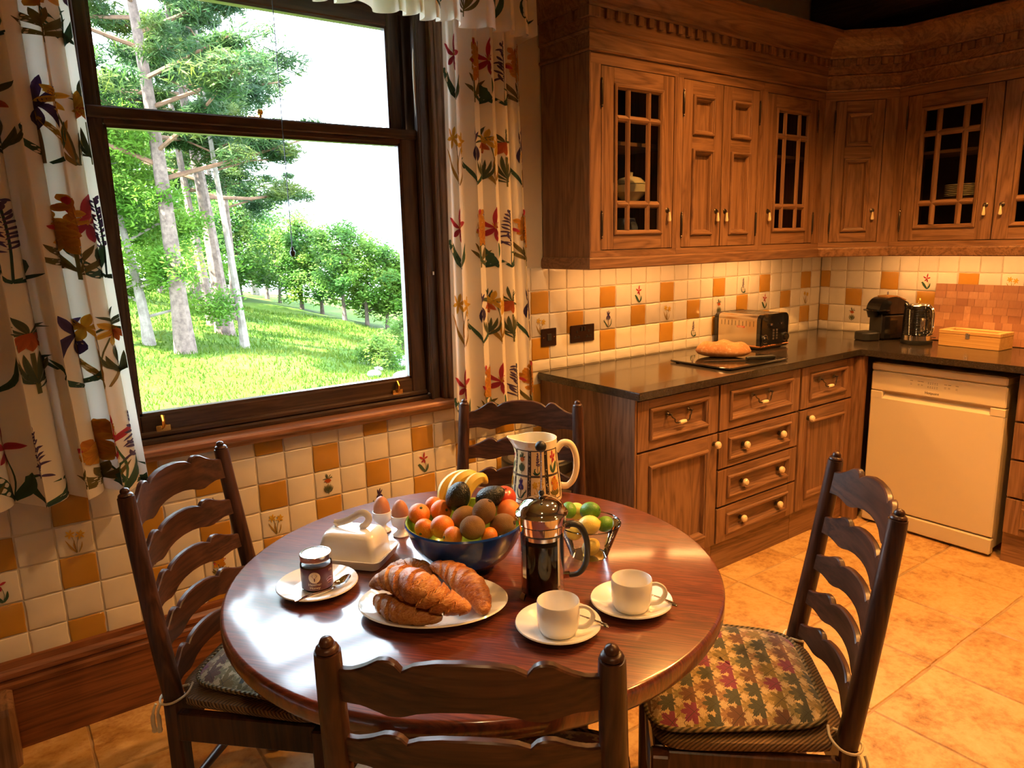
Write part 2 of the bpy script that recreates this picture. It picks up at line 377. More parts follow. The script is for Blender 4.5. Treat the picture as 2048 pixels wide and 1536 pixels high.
# hand made tiles: a few wobbly pillow-edged shapes, shared
def tile_shape(seed, mat):
    g = random.Random(seed); mb = MB(); h = P_ / 2 - .0022; N = 4; j = lambda: g.uniform(-.0013, .0013); ring = []
    for sx, sy, dx, dy in ((-1, -1, 1, 0), (1, -1, 0, 1), (1, 1, -1, 0), (-1, 1, 0, -1)):
        for i in range(N): q = 2 * h * i / N; ring.append((sx * h + dx * q + j(), sy * h + dy * q + j()))
    n = len(ring); vs = []
    for s_, y in ((1, .008), (1, .003), (.965, .0006), (.92, 0)): vs += [(x * s_, y, z * s_) for x, z in ring]
    vs.append((0, g.uniform(-.0008, .0004), 0)); fs = []
    for k in range(3): fs += [[k * n + i, k * n + (i + 1) % n, (k + 1) * n + (i + 1) % n, (k + 1) * n + i] for i in range(n)]
    fs += [[3 * n + i, 3 * n + (i + 1) % n, 4 * n] for i in range(n)]
    return mb.add(vs, fs, 0, True).mesh('wall_tile', mat, ang=60)
TC = [tile_shape(k, M['tile_c']) for k in range(6)]; TO = [tile_shape(k + 20, M['tile_o']) for k in range(3)]
FL = {k: flower_mesh('flower_motif', flower(k, 3), lambda x, y, e: (x * .074, -.0016 - e, (y - .5) * .082), M['print_tile']) for k in ('lily', 'daffodil', 'iris', 'imperial', 'hyacinth', 'wallflower')}
def place_tile(wall, x, y, z, kind, rz=0, sx=1, sz=1):
    g = rnd.random(); me = TO[int(g * 3)] if kind == 'o' else TC[int(g * 6)]
    o = link('wall_tile', me, wall, loc=(x, y, z)); o.rotation_euler = (rnd.uniform(-.006, .006), 0, rz + rnd.uniform(-.006, .006)); o.scale = (sx, 1, sz)
    if kind and kind != 'o': link('flower_motif', FL[kind], o)
up = {}
for c_ in (-1, 3, 7, 11, 15, 19): up[c_, 1] = 'o'; up[c_, 3] = 'o'
for c_ in (1, 5, 9, 13, 17): up[c_, 2] = 'o'
up.update({(5, 1): 'lily', (13, 1): 'hyacinth', (-1, 2): 'daffodil', (3, 2): 'iris', (7, 2): 'daffodil', (11, 2): 'imperial', (15, 2): 'lily', (19, 2): 'daffodil', (9, 3): 'hyacinth', (-1, 3): 'o'})
for c_ in range(-5, 21):
    for r_ in range(5):
        z = ZT + P_ * (.5 - r_); sz = 1
        if r_ == 4: 
            b = .912; tpz = ZT - P_ * 3; sz = (tpz - b) / P_; z = (tpz + b) / 2
            if c_ < -1: sz = 1; z = ZT + P_ * (.5 - r_)
        place_tile(wall_b, (c_ + .5) * P_, 0, z, up.get((c_, r_)), 0, 1, sz)
low = {}
for c_ in range(-5, 21, 2):
    for L in range(6):
        if (((c_ - 1) // 2) + L) % 2 == 1: low[c_, L] = 'o'
low.update({(1, 2): 'daffodil', (5, 2): 'hyacinth', (9, 2): 'imperial', (13, 2): 'lily', (17, 2): 'iris', (3, 3): 'daffodil', (7, 3): 'daffodil', (11, 3): 'iris', (15, 3): 'daffodil', (5, 4): 'wallflower', (1, 0): None, (-3, 2): 'iris', (-1, 3): 'lily'})
for c_ in range(-6, 20):
    for L in range(6):
        zl = .561 + .1021 * 3 - P_ * L; zl -= P_; z0, z1 = zl, zl + P_
        z1 = min(z1, .824) if -20 + c_ < -5 else z1
        z0 = max(z0, .272); x = (-20 + c_ + .5) * P_
        if c_ >= 15 and L == 0: z1 = min(z1, .857)
        place_tile(wall_b, x, 0, (z0 + z1) / 2, low.get((c_, L)), 0, 1, (z1 - z0) / P_)
w2 = {(0, 1): 'o', (0, 3): 'o', (2, 2): 'o', (2, 3): 'imperial', (4, 1): 'o', (4, 2): 'hyacinth', (4, 3): 'o', (6, 1): 'lily', (6, 2): 'o', (8, 1): 'o', (8, 2): 'iris', (8, 3): 'o', (10, 2): 'o', (10, 1): 'daffodil', (12, 1): 'o'}
for c_ in range(0, 14):
    for r_ in range(5):
        y0 = -(.6 + (c_ - 1)) * P_ if c_ else 0; y1 = -(.6 + c_) * P_; z = ZT + P_ * (.5 - r_); sz = 1
        if r_ == 4: b = .912; tpz = ZT - P_ * 3; sz = (tpz - b) / P_; z = (tpz + b) / 2
        place_tile(wall_r, XC, (y0 + y1) / 2, z, w2.get((c_, r_)), -PI / 2, (y0 - y1) / P_, sz)
# skirting, moulded
pr = [(0, 0), (-.022, 0), (-.022, .195), (-.026, .2), (-.026, .215), (-.018, .222), (-.018, .228), (-.024, .236), (-.022, .25), (-.012, .262), (-.01, .28), (0, .286)]
mb = MB(); n = len(pr); X1s = -.06
mb.add([(x, y + .002, z) for x in (-2.9, X1s) for y, z in pr], [[i, i + 1, n + i + 1, n + i] for i in range(n - 1)] + [list(range(n)), list(range(n, 2 * n))], 0, False)
struct(mb.build('baseboard_back', M['skirt']), 'tall moulded oak skirting board below the tiles', 'baseboard')
mb = MB(); pr2 = [(-.02, 0), (-.115, 0), (-.115, .17), (-.108, .19), (-.09, .2), (-.06, .205), (-.02, .21)]; n = len(pr2)
mb.add([(x, y, z) for x in (-2.9, -2.118) for y, z in pr2] + [(-2.104, y if i in (0, 6) else y + .012, z - .008 * (i > 0)) for i, (y, z) in enumerate(pr2)], [[i, i + 1, n + i + 1, n + i] for i in range(n - 1)] + [[n + i, n + i + 1, 2 * n + i + 1, 2 * n + i] for i in range(n - 1)] + [list(range(n)), list(range(2 * n, 3 * n))], 0, False)
struct(mb.build('trim_1', M['oak_v']), 'lighter oak plinth block projecting at the end of the skirting', 'trim')
# ceiling beam
bm_ = MB().box(-.12, .12, Y0R + .1, .0, 2.56, CEIL, 0, .012); o = bm_.build('trim_2', M['beam']); o.location = (2.0, 0, 0); struct(o, 'dark stained oak ceiling beam over the corner cabinets', 'beam')

# ------------------------------------------------------------------ sash window
win = thing('window_1', 'dark oak sliding sash window with two large panes', 'window', ((WX0 + WX1) / 2, .05, WZ0), kind='structure'); wl = Vector(win.location)
def wb(name, boxes, mat, b=.004, parent=win):
    mb = MB()
    for x0, x1, y0, y1, z0, z1 in boxes: mb.box(x0 - wl.x, x1 - wl.x, y0 - wl.y, y1 - wl.y, z0 - wl.z, z1 - wl.z, 0, b)
    return mb.build(name, mat, parent)
YS = .03
wb('jamb', [(-.605, WX1, YS - .02, .155, WZ0, WZ1), (-.62, -.6, YS - .028, YS + .0, WZ0 + .05, WZ1), (-.655, -.60, YS + .096, .135, WZ0, WZ1)], M['sash'])
wb('jamb', [(WX0, -1.712, YS - .02, .155, WZ0, WZ1), (-1.714, -1.70, YS + .055, .155, WZ0, WZ1)], M['sash'])
wb('head', [(WX0, WX1, YS - .02, .155, 2.33, WZ1)], M['sash_h'])
def sash(name, x0, x1, z0, z1, gx0, gx1, gz0, gz1, y0, y1):
    s_ = wb(name, [(x0, gx0, y0, y1, z0, z1), (gx1, x1, y0, y1, z0, z1)], M['sash'])
    wb('bottom_rail', [(gx0, gx1, y0 + .001, y1, z0, gz0)], M['sash_h'], .004, s_).parent = s_
    wb('top_rail', [(gx0, gx1, y0 + .001, y1, gz1, z1)], M['sash_h'], .004, s_)
    wb('glazing_bead', [(gx0, gx0 + .009, y0 + .006, y1 - .006, gz0, gz1), (gx1 - .009, gx1, y0 + .006, y1 - .006, gz0, gz1), (gx0, gx1, y0 + .006, y1 - .006, gz0, gz0 + .009), (gx0, gx1, y0 + .006, y1 - .006, gz1 - .009, gz1)], M['sash_h'], 0, s_)
    wb('glass_pane', [(gx0, gx1, (y0 + y1) / 2, (y0 + y1) / 2 + .004, gz0, gz1)], M['pane'], 0, s_); return s_
lo = sash('lower_sash', -1.706, -.615, .855, 1.902, -1.664, -.681, .958, 1.852, YS, YS + .042)
hi = sash('upper_sash', -1.706, -.64, 1.86, 2.335, -1.664, -.687, 1.905, 2.272, YS + .05, YS + .092)
wb('meeting_rail', [(-1.708, -.612, YS - .014, YS + .03, 1.868, 1.902)], M['sash_h'], .004, lo)
wb('rail_moulding', [(-1.708, -.612, YS - .016, YS + .01, .862, .884), (-1.708, -.612, YS - .008, YS + .012, .884, .905)], M['sash_h'], .006, lo)
wb('stop_bead', [(-.612, -.60, YS - .03, YS - .012, WZ0, WZ1), (-1.716, -1.708, YS - .03, YS - .012, WZ0, WZ1)], M['sash'], .003)
for x in (-1.6, -.75):  # brass sash lifts
    mb = MB().box(x - .022 - wl.x, x + .022 - wl.x, YS - .004 - wl.y, YS + .001 - wl.y, .902 - wl.z, .922 - wl.z, 0, .001)
    mb.tube([(x - wl.x, YS - .004 - wl.y, .915 - wl.z), (x - wl.x, YS - .014 - wl.y, .922 - wl.z), (x - wl.x, YS - .02 - wl.y, .94 - wl.z), (x - wl.x, YS - .012 - wl.y, .955 - wl.z), (x - wl.x, YS - .004 - wl.y, .95 - wl.z)], .009, 8, flat=.4)
    tag(mb.build('sash_lift', M['brass'], lo), 'small brass hook lift')
mb = MB().cyl((-1.19 - wl.x, YS + .02 - wl.y, 1.902 - wl.z), (-1.19 - wl.x, YS + .02 - wl.y, 1.918 - wl.z), .005, 8); mb.lathe([(0, .012), (.008, .016), (.011, .024), (.008, .032), (0, .034)], 12, (-1.19 - wl.x, YS + .02 - wl.y, 1.902 - wl.z)); mb.box(-1.235 - wl.x, -1.18 - wl.x, YS + .008 - wl.y, YS + .03 - wl.y, 1.902 - wl.z, 1.908 - wl.z, 0, .001)
tag(mb.build('sash_fastener', M['brass'], lo), 'brass fastener with round knob')
mb = MB().tube(smooth_path([(-.612 - wl.x, YS - .012 - wl.y, 1.905 - wl.z), (-.622 - wl.x, YS - .02 - wl.y, 2.05 - wl.z), (-.62 - wl.x, YS - .018 - wl.y, 2.15 - wl.z), (-.608 - wl.x, YS - .012 - wl.y, 2.24 - wl.z)], 5), .005, 6)
tag(mb.build('sash_cord', plain('cotton_cord', (.45, .38, .28), .9), win), 'pale cotton sash cord')
tag(MB().box(-.588 - wl.x, -.578 - wl.x, YS - .034 - wl.y, YS - .018 - wl.y, 1.36 - wl.z, 1.376 - wl.z, 0, .002).build('latch', M['steel'], win), 'small steel latch')
# casing and sill
ca = wb('trim_3', [(-.565, -.545, -.018, .03, .855, 2.4), (-.548, -.515, -.026, .01, .855, 2.4), (-.53, -.515, -.03, .01, .855, 2.4)], M['oak_v'], .004); ca.parent = None; ca.location = wl; struct(ca, 'light oak casing upright at the right of the window', 'trim')
ca = wb('trim_4', [(-1.76, -1.725, -.02, .03, .855, 2.4)], M['oak_v'], .004); ca.parent = None; ca.location = wl; struct(ca, 'light oak casing upright behind the long left curtain', 'trim')
mb = MB(); prs = [(.05, .842), (-.05, .842), (-.056, .848), (-.056, .858), (-.05, .864), (.05, .866)]; n = 6
def sweepx(mb, prof, x0, x1): 
    n = len(prof); mb.add([(x, y, z) for x in (x0, x1) for y, z in prof], [[i, (i + 1) % n, n + (i + 1) % n, n + i] for i in range(n)] + [list(range(n))[::-1], list(range(n, 2 * n))], 0, False)
sweepx(mb, prs, -1.80, -.50); sweepx(mb, [(.004, .822), (-.03, .822), (-.036, .83), (-.04, .842), (.004, .842)], -1.79, -.51)
struct(mb.build('trim_5', M['sill']), 'polished oak window sill board with moulded front edge', 'sill')
# blind pull
mb = MB().cyl((0, 0, 0), (0, 0, .83), .0015, 6); cordo = thing('blind_pull_cord', 'thin dark pull cord with small acorn hanging before the window', 'cord', (-1.143, -.02, 1.475))
mb.build('cord', M['matt'], cordo); MB().lathe([(0, -.026), (.006, -.025), (.0095, -.016), (.009, -.008), (.005, -.004), (.005, .004), (.0035, .006), (0, .006)], 14).build('acorn', M['matt'], cordo)
# ------------------------------------------------------------------ lamps: ceiling downlights and under-cabinet strips
def downlight(x, y, e, label, col=WARM, spot=R(126)):
    t = thing('ceiling_downlight', label, 'downlight', (x, y, CEIL - .012), group='ceiling downlights')
    MB().lathe([(.032, .011), (.032, .004), (.046, 0), (.048, .004), (.048, .012)], 24).build('trim_ring', M['brass'], t)
    MB().lathe([(0, .009), (.032, .009)], 20).build('lamp_face', plain('lamp_glow', (1, .8, .5), .5, ecol=WARM, estr=30), t)
    ld = bpy.data.lights.new('downlight_beam', 'SPOT'); ld.energy = e; ld.spot_size = spot; ld.spot_blend = .6; ld.shadow_soft_size = .035; ld.color = col
    lo_ = bpy.data.objects.new('downlight_beam', ld); COL.objects.link(lo_); lo_.parent = t; lo_.location = (0, 0, -.01)
for i, (x, y, e) in enumerate(DOWN): downlight(x, y, e, ['brass rimmed downlight in the ceiling over the stone floor near the dishwasher', 'brass rimmed downlight in the ceiling over the dining table', 'brass rimmed downlight in the ceiling near the long worktop', 'brass rimmed downlight in the ceiling over the open floor', 'brass rimmed fill downlight added in the ceiling behind the nearest chair'][i], WARM2 if i in (1, 4) else WARM)
STRIP = plain('strip_glow', (1, .8, .5), .5, ecol=WARM, estr=8)
def strip(x, y, ln, rz, e, label):
    t = thing('under_cabinet_light', label, 'strip light', (x, y, 1.408), rz)
    MB().box(-ln / 2, ln / 2, -.014, .014, -.0, .0, 0) if False else None
    MB().box(-ln / 2, ln / 2, -.016, .016, -.006, .004, 0, .002).build('housing', M['white'], t); MB().box(-ln / 2 + .01, ln / 2 - .01, -.012, .012, -.009, -.006, 0).build('diffuser', STRIP, t)
    ld = bpy.data.lights.new('strip_beam', 'AREA'); ld.shape = 'RECTANGLE'; ld.size = ln; ld.size_y = .02; ld.energy = e; ld.color = (1, .47, .15)
    lo_ = bpy.data.objects.new('strip_beam', ld); COL.objects.link(lo_); lo_.parent = t; lo_.location = (0, 0, -.0105)
strip(.42, -.20, .75, 0, STRIP_E, 'slim strip light under the wall cabinet beside the window'); strip(1.25, -.20, .6, 0, STRIP_E, 'slim strip light under the wall cabinet near the toaster'); strip(1.945, -.85, .8, -PI / 2, STRIP_E * 1.2, 'slim strip light under the wall cabinet above the kettle')

# ------------------------------------------------------------------ cabinet joinery helpers (unit-local: x along the width, front faces -y)
OAK = [M['oak_v'], M['oak_h'], M['oak_y'], M['dark']]
MOULD = [(0, 0), (.0005, -.006), (.004, -.011), (.009, -.0118), (.013, -.009), (.0135, -.006), (.019, -.0035), (.022, .004), (.0225, .009), (.026, .0145)]
def front(name, parent, x0, x1, z0, z1, yf, sw, rw, panels, th=.02, top_h=True):
    mb = MB(); g = .0028; x0 += g; x1 -= g; z0 += g; z1 -= g
    mb.box(x0, x0 + sw, yf, yf + th, z0, z1, 0, .0012); mb.box(x1 - sw, x1, yf, yf + th, z0, z1, 0, .0012)
    zs = [z0] + [q for p in panels for q in p] + [z1]
    for a, b in zip(zs[0::2], zs[1::2]): mb.box(x0 + sw, x1 - sw, yf + .0003, yf + th, a, b, 1, .0008)
    for a, b in panels: mb.rings(x0 + sw, x1 - sw, a, b, [(i, yf + y) for i, y in MOULD], 0 if (b - a) > (x1 - x0) * .6 else 1, True, 0, 1)
    return mb.build(name, OAK, parent)
def bail(parent, x, z, yf):
    h = thing_part('bail_handle', parent)
    mb = MB()
    for s_ in (-1, 1): mb.lathe([(0, -.0), (.009, -.001), (.011, -.003), (.008, -.006), (.004, -.009), (.004, -.02), (.006, -.022), (.0, -.026)], 10, (x + s_ * .062, yf, z), 0, 'y')
    pts = smooth_path([(x - .062, yf - .017, z), (x - .056, yf - .022, z - .012), (x - .046, yf - .025, z - .018), (x - .044, yf - .025, z - .03), (x - .03, yf - .026, z - .037), (x + .03, yf - .026, z - .037), (x + .044, yf - .025, z - .03), (x + .046, yf - .025, z - .018), (x + .056, yf - .022, z - .012), (x + .062, yf - .017, z)], 4)
    mb.tube(pts, .0028, 6); b = mb.build('bail_handle', M['iron'], parent)
    MB().lathe([(.003, -.021), (.0075, -.019), (.0085, -.012), (.0095, 0), (.0085, .012), (.0075, .019), (.003, .021)], 10, (x, yf - .026, z - .037), 0, 'x').build('handle_grip', M['ceramic'], b)
def thing_part(n, p): return None
def knob(parent, x, z, yf):
    b = MB().lathe([(.012, 0), (.012, -.003), (.006, -.005), (.0055, -.016), (.0, -.016)], 10, (x, yf, z), 0, 'y').build('knob_stem', M['iron'], parent)
    MB().lathe([(.005, -.012), (.012, -.014), (.0165, -.02), (.0165, -.027), (.012, -.033), (.0, -.036)], 14, (x, yf, z), 0, 'y').build('knob', M['ceramic'], parent)
def hinge(parent, x, z, yf):
    MB().lathe([(0, -.056), (.003, -.055), (.0045, -.05), (.0025, -.046), (.005, -.042), (.005, .042), (.0025, .046), (.0045, .05), (.003, .055), (0, .056)], 8, (x, yf - .004, z)).build('hinge', M['iron'], parent)
def droppull(parent, x, z, yf):
    b = MB().lathe([(0, -.004), (.009, -.003), (.012, -.001), (.012, 0)], 10, (x, yf, z), 0, 'y'); b.tube([(x, yf - .003, z), (x, yf - .012, z + .004), (x, yf - .014, z - .006)], .003, 6); o = b.build('pull_plate', M['iron'], parent)
    MB().lathe([(0, -.004), (.004, -.005), (.005, -.014), (.0085, -.038), (.007, -.044), (0, -.046)], 10, (x, yf - .013, z - .002)).build('pull_drop', M['ceramic'], o)
def panel_door(parent, x0, x1, z0, z1, yf, hs):
    H = z1 - z0; W = x1 - x0; sw = min(.06, W * .22)
    d = front('door', parent, x0, x1, z0, z1, yf, sw, .06, [(z0 + H * .075, z0 + H * .60), (z0 + H * .68, z0 + H * .915)])
    hx = x0 if hs < 0 else x1; [hinge(d, hx, z, yf) for z in (z0 + .1, z1 - .1)]
    droppull(d, (x1 - .032 if hs < 0 else x0 + .032), z0 + H * .225, yf)
def glass_door(parent, x0, x1, z0, z1, yf, hs):
    g = .0028; x0 += g; x1 -= g; z0 += g; z1 -= g; W, H = x1 - x0, z1 - z0; sw = .068; th = .02; mb = MB()
    mb.box(x0, x0 + sw, yf, yf + th, z0, z1, 0, .0012); mb.box(x1 - sw, x1, yf, yf + th, z0, z1, 0, .0012); mb.box(x0 + sw, x1 - sw, yf + .0003, yf + th, z0, z0 + .058, 1, .0008); mb.box(x0 + sw, x1 - sw, yf + .0003, yf + th, z1 - .06, z1, 1, .0008)
    ax0, ax1, az0, az1 = x0 + sw, x1 - sw, z0 + .058, z1 - .06
    mb.rings(ax0, ax1, az0, az1, [(0, yf), (0, yf - .006), (.005, yf - .0095), (.012, yf - .008), (.018, yf - .001), (.020, yf + .008)], 0, False, 0, 1)
    i = .019; gx0, gx1, gz0, gz1 = ax0 + i, ax1 - i, az0 + i, az1 - i; gw, gh = gx1 - gx0, gz1 - gz0; bw = .028
    sidew = (gw - 2 * bw) * .26; xs = [gx0, gx0 + sidew, gx0 + sidew + bw, gx1 - sidew - bw, gx1 - sidew, gx1]; zb = gh * .165; zt = gh * .175
    zs = [gz0, gz0 + zb, gz0 + zb + bw, gz1 - zt - bw, gz1 - zt, gz1]
    for a, b in ((xs[1], xs[2]), (xs[3], xs[4])): mb.prism([(a, 0), (a + .006, -.007), ((a + b) / 2, -.011), (b - .006, -.007), (b, 0)], lambda u, v: (u, yf + .006 + v, gz0), lambda u, v: (u, yf + .006 + v, gz1), 0)
    for a, b in ((zs[1], zs[2]), (zs[3], zs[4])): mb.prism([(a, 0), (a + .006, -.007), ((a + b) / 2, -.0113), (b - .006, -.007), (b, 0)], lambda u, v: (gx0, yf + .006 + v, u), lambda u, v: (gx1, yf + .006 + v, u), 1)
    d = mb.build('door', OAK, parent)
    for a, b in zip(xs[0::2], xs[1::2]):
        for c_, e in zip(zs[0::2], zs[1::2]): MB().box(a - .001, b + .001, yf + .008, yf + .011, c_ - .001, e + .001).build('glass_pane', M['cabglass'], d)
    hx = x0 if hs < 0 else x1; [hinge(d, hx, z, yf) for z in (z0 + .1, z1 - .1)]
    droppull(d, (x1 - .032 if hs < 0 else x0 + .032), z0 + H * .225, yf)
def carcass(parent, W, D, z0, z1, shelves=(), ends=(1, 1)):
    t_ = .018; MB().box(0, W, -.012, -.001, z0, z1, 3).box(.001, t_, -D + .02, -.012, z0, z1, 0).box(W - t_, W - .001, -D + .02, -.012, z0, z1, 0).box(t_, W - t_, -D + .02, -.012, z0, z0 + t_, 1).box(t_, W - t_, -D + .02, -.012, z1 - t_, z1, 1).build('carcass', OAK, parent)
    for z in shelves: MB().box(t_ + .001, W - t_ - .001, -D + .045, -.013, z, z + .016, 1, .001).build('shelf', OAK, parent)
def faceframe(parent, W, D, z0, z1, openings, dz0, dz1):
    mb = MB(); mb.box(0.0005, W - .0005, -D, -D + .02, z0, dz0, 1); mb.box(.0005, W - .0005, -D, -D + .02, dz1, z1, 1); xs = [.0005] + [q for o in openings for q in o] + [W - .0005]
    for a, b in zip(xs[0::2], xs[1::2]): mb.box(a, b, -D, -D + .02, dz0, dz1, 0)
    mb.build('face_frame', OAK, parent)
UZ0, UZ1, DZ0, DZ1, UD = 1.412, 2.19, 1.438, 2.148, .30
def wall_unit(label, loc, rz, W, D, doors, shelves):
    t_ = thing('wall_cabinet', label, 'cabinet', loc, rz); carcass(t_, W, D, UZ0, UZ1, shelves); faceframe(t_, W, D, UZ0, UZ1, openings_of(doors), DZ0, DZ1)
    for k, a, b, hs in doors: (glass_door if k == 'g' else panel_door)(t_, a, b, DZ0, DZ1, -D, hs)
    return t_
def openings_of(doors):
    out = []
    for k, a, b, h in doors:
        if out and abs(out[-1][1] - a) < .01: out[-1][1] = b
        else: out.append([a, b])
    return out
XL = -.024
u1 = wall_unit('oak wall cabinet with single nine pane glass door beside the window', (XL, -.0, 0), 0, .504, UD, [('g', .054, .479, -1)], (1.625, 1.86))
u2 = wall_unit('oak wall cabinet with a pair of solid panelled doors', (XL + .504, 0, 0), 0, .595, UD, [('p', .030, .298, -1), ('p', .298, .564, 1)], ())
u3 = wall_unit('oak wall cabinet with single nine pane glass door next to the corner cabinet', (1.075, 0, 0), 0, .52, UD, [('g', .030, .458, 1)], (1.625, 1.86))
DC = .352
u4 = thing('corner_cabinet', 'oak corner wall cabinet set diagonally with one solid panelled door', 'cabinet', (1.595, -.30, 0), -PI / 4)
faceframe(u4, DC, 0, UZ0, UZ1, [[.05, .291]], DZ0, DZ1); panel_door(u4, .05, .291, DZ0, DZ1, 0, -1)
mb = MB(); mb.T = u4.matrix_basis.inverted() if False else (Matrix.Translation((1.595, -.30, 0)) @ Matrix.Rotation(-PI / 4, 4, 'Z')).inverted()
mb.prism([(1.597, -.002), (XC - .002, -.002), (XC - .002, -.547), (1.866, -.547), (1.597, -.278)], lambda u, v: (u, v, UZ0 + .001), lambda u, v: (u, v, UZ1 - .001), 0); mb.build('body', [M['oak_v']], u4)
u5 = wall_unit('oak wall cabinet with a pair of glass doors above the kettle', (XC, -.549, 0), -PI / 2, .95, UD, [('g', .045, .475, -1), ('g', .475, .905, 1)], (1.625, 1.86))
# end panel of the run beside the window
MB().box(-.006, 0, -UD, -.001, UZ0, UZ1, 0, .001).build('end_panel', OAK, u1)
# swept profile along the cabinet run
PATH = [(XL - .006, 0.0), (XL - .006, -UD), (1.595, -UD), (1.844, -.549), (1.844, -1.6)]
def sweep_run(mb, prof, path=PATH, m=0):
    n = len(prof); offs = []
    for i, p in enumerate(path):
        p = Vector(p); ds = []
        if i > 0: ds.append((p - Vector(path[i - 1])).normalized())
        if i < len(path) - 1: ds.append((Vector(path[i + 1]) - p).normalized())
        ns = [Vector((d.y, -d.x)) for d in ds]      # outward = right of travel for this run
        nb = sum(ns, Vector((0, 0))).normalized(); offs.append(nb / max(.3, nb.dot(ns[0])))
    for i in range(len(path) - 1):
        vs = []
        for k in (i, i + 1): vs += [(path[k][0] + offs[k].x * o_, path[k][1] + offs[k].y * o_, z) for o_, z in prof]
        fs = [[j, j + 1, n + j + 1, n + j] for j in range(n - 1)]
        if i == 0: fs.append(list(range(n)))
        if i == len(path) - 2: fs.append(list(range(n, 2 * n)))
        mb.add(vs, fs, m, False)
# travel goes -y then +x : outward is to the right when walking from the wall: (0,-1)->(-1,0)
co = thing('cabinet_cornice', 'tall oak cornice with dentils and cove crowning the wall cabinets', 'cornice', (XL, 0, 2.19))
def run_part(name, prof, mats):
    mb = MB(); mb.T = Matrix.Translation((-XL, 0, -2.19)); sweep_run(mb, prof); return mb.build(name, mats, co)
run_part('frieze_board', [(.0, 2.191), (.008, 2.191), (.011, 2.197), (.008, 2.204), (.002, 2.206), (.002, 2.258), (.008, 2.262), (.012, 2.266), (.008, 2.271), (.006, 2.272), (.006, 2.309), (.0, 2.309)], M['oak_h'])
run_part('dentil_backing', [(-.01, 2.309), (.0045, 2.309), (.0045, 2.348), (-.01, 2.348)], M['oak_h'])
cv = [(-.01, 2.348), (.012, 2.348), (.016, 2.356)] + [(.02 + .075 * (1 - cos(a)), 2.358 + .085 * sin(a)) for a in [PI / 2 * k / 7 for k in range(8)]] + [(.10, 2.446), (.10, 2.46), (-.01, 2.46)]
run_part('cove_moulding', cv, M['oak_h'])
dm = MB().box(-.014, .014, -.012, .002, -.017, .017, 0, .0012).mesh('dentil', M['oak_v'])
for (ax, ay), (bx, by) in zip(PATH[:-1], PATH[1:]):
    d = Vector((bx - ax, by - ay)); L = d.length; d.normalize(); nrm = Vector((d.y, -d.x)); k = max(1, round(L / .058))
    for i in range(k):
        s_ = (i + .5) * L / k; p = Vector((ax, ay)) + d * s_ + nrm * .008
        o = link('dentil', dm, co, loc=(p.x - XL, p.y, 2.3275 - 2.19)); o.rotation_euler = (0, 0, math.atan2(d.y, d.x))
mb = MB().box(-.02, .02, -.02, .02, -.018, .018, 0, .0015); o = mb.build('corner_block', M['oak_v'], co); o.location = (XL - .006 - XL, -UD, 2.3275 - 2.19)
lr = thing('light_rail', 'oak light rail running along the underside of the wall cabinets', 'rail', (XL, 0, 1.363)); mb = MB(); mb.T = Matrix.Translation((-XL, 0, -1.363)); sweep_run(mb, [(-.014, 1.363), (.006, 1.363), (.009, 1.367), (.009, 1.404), (.005, 1.411), (-.014, 1.411), (-.014, 1.363)]); mb.build('rail_moulding', M['oak_h'], lr)

# ------------------------------------------------------------------ base cabinets
BD = .585
def base_unit(label, loc, rz, W, kind, knobside=1, endp=False, post=False):
    t_ = thing('base_cabinet', label, 'cabinet', loc, rz); yf = -BD
    MB().box(.001, W - .001, -BD + .021, -.002, .135, .876, 0).build('carcass', OAK, t_)
    MB().box(.001, W - .001, -.563, -.545, .0, .135, 1).build('plinth', OAK, t_)
    if kind == 'door':
        d = front('drawer', t_, .006, W - .003, .66, .868, yf, .064, .03, [(.70, .83)]); bail(d, W / 2 - .0, .789, yf + .0095)
        d = front('door', t_, .006, W - .003, .142, .656, yf, .064, .05, [(.20, .597)]); knob(d, W - .03 if knobside > 0 else .075, .613, yf)
    else:
        for i, (a, b) in enumerate(((.66, .868), (.488, .656), (.313, .484), (.142, .309))):
            hh = b - a; d = front('drawer', t_, .003, W - .003, a, b, yf, .062, .03, [(a + (.04 if i == 0 else .034), b - (.038 if i == 0 else .034))])
            if i == 0: bail(d, W / 2, .789, yf + .0095)
            else: [knob(d, x, (a + b) / 2, yf + .0095) for x in (W * .31, W * .77)]
    return t_
b1 = base_unit('oak base cabinet with one drawer and door at the open worktop end', (-.052, 0, 0), 0, .502, 'door', 1)
MB().box(-.006, 0, -BD - .0, -.002, 0, .876, 0, .001).build('end_panel', OAK, b1)
MB().box(-.0075, .0045, -BD - .001, -BD + .03, 0, .876, 0, .001).build('corner_stile', OAK, b1)
base_unit('oak base cabinet of four drawers under the chopping board', (.451, 0, 0), 0, .599, 'draw')
b3 = base_unit('oak base cabinet with one drawer and door beside the dishwasher', (1.051, 0, 0), 0, .47, 'door', -1)
MB().box(.471, .516, -.632, -BD + .04, 0, .876, 0, .001).build('corner_post', OAK, b3)
b4 = base_unit('oak base cabinet of four drawers past the dishwasher', (XC, -1.298, 0), -PI / 2, .6, 'draw')
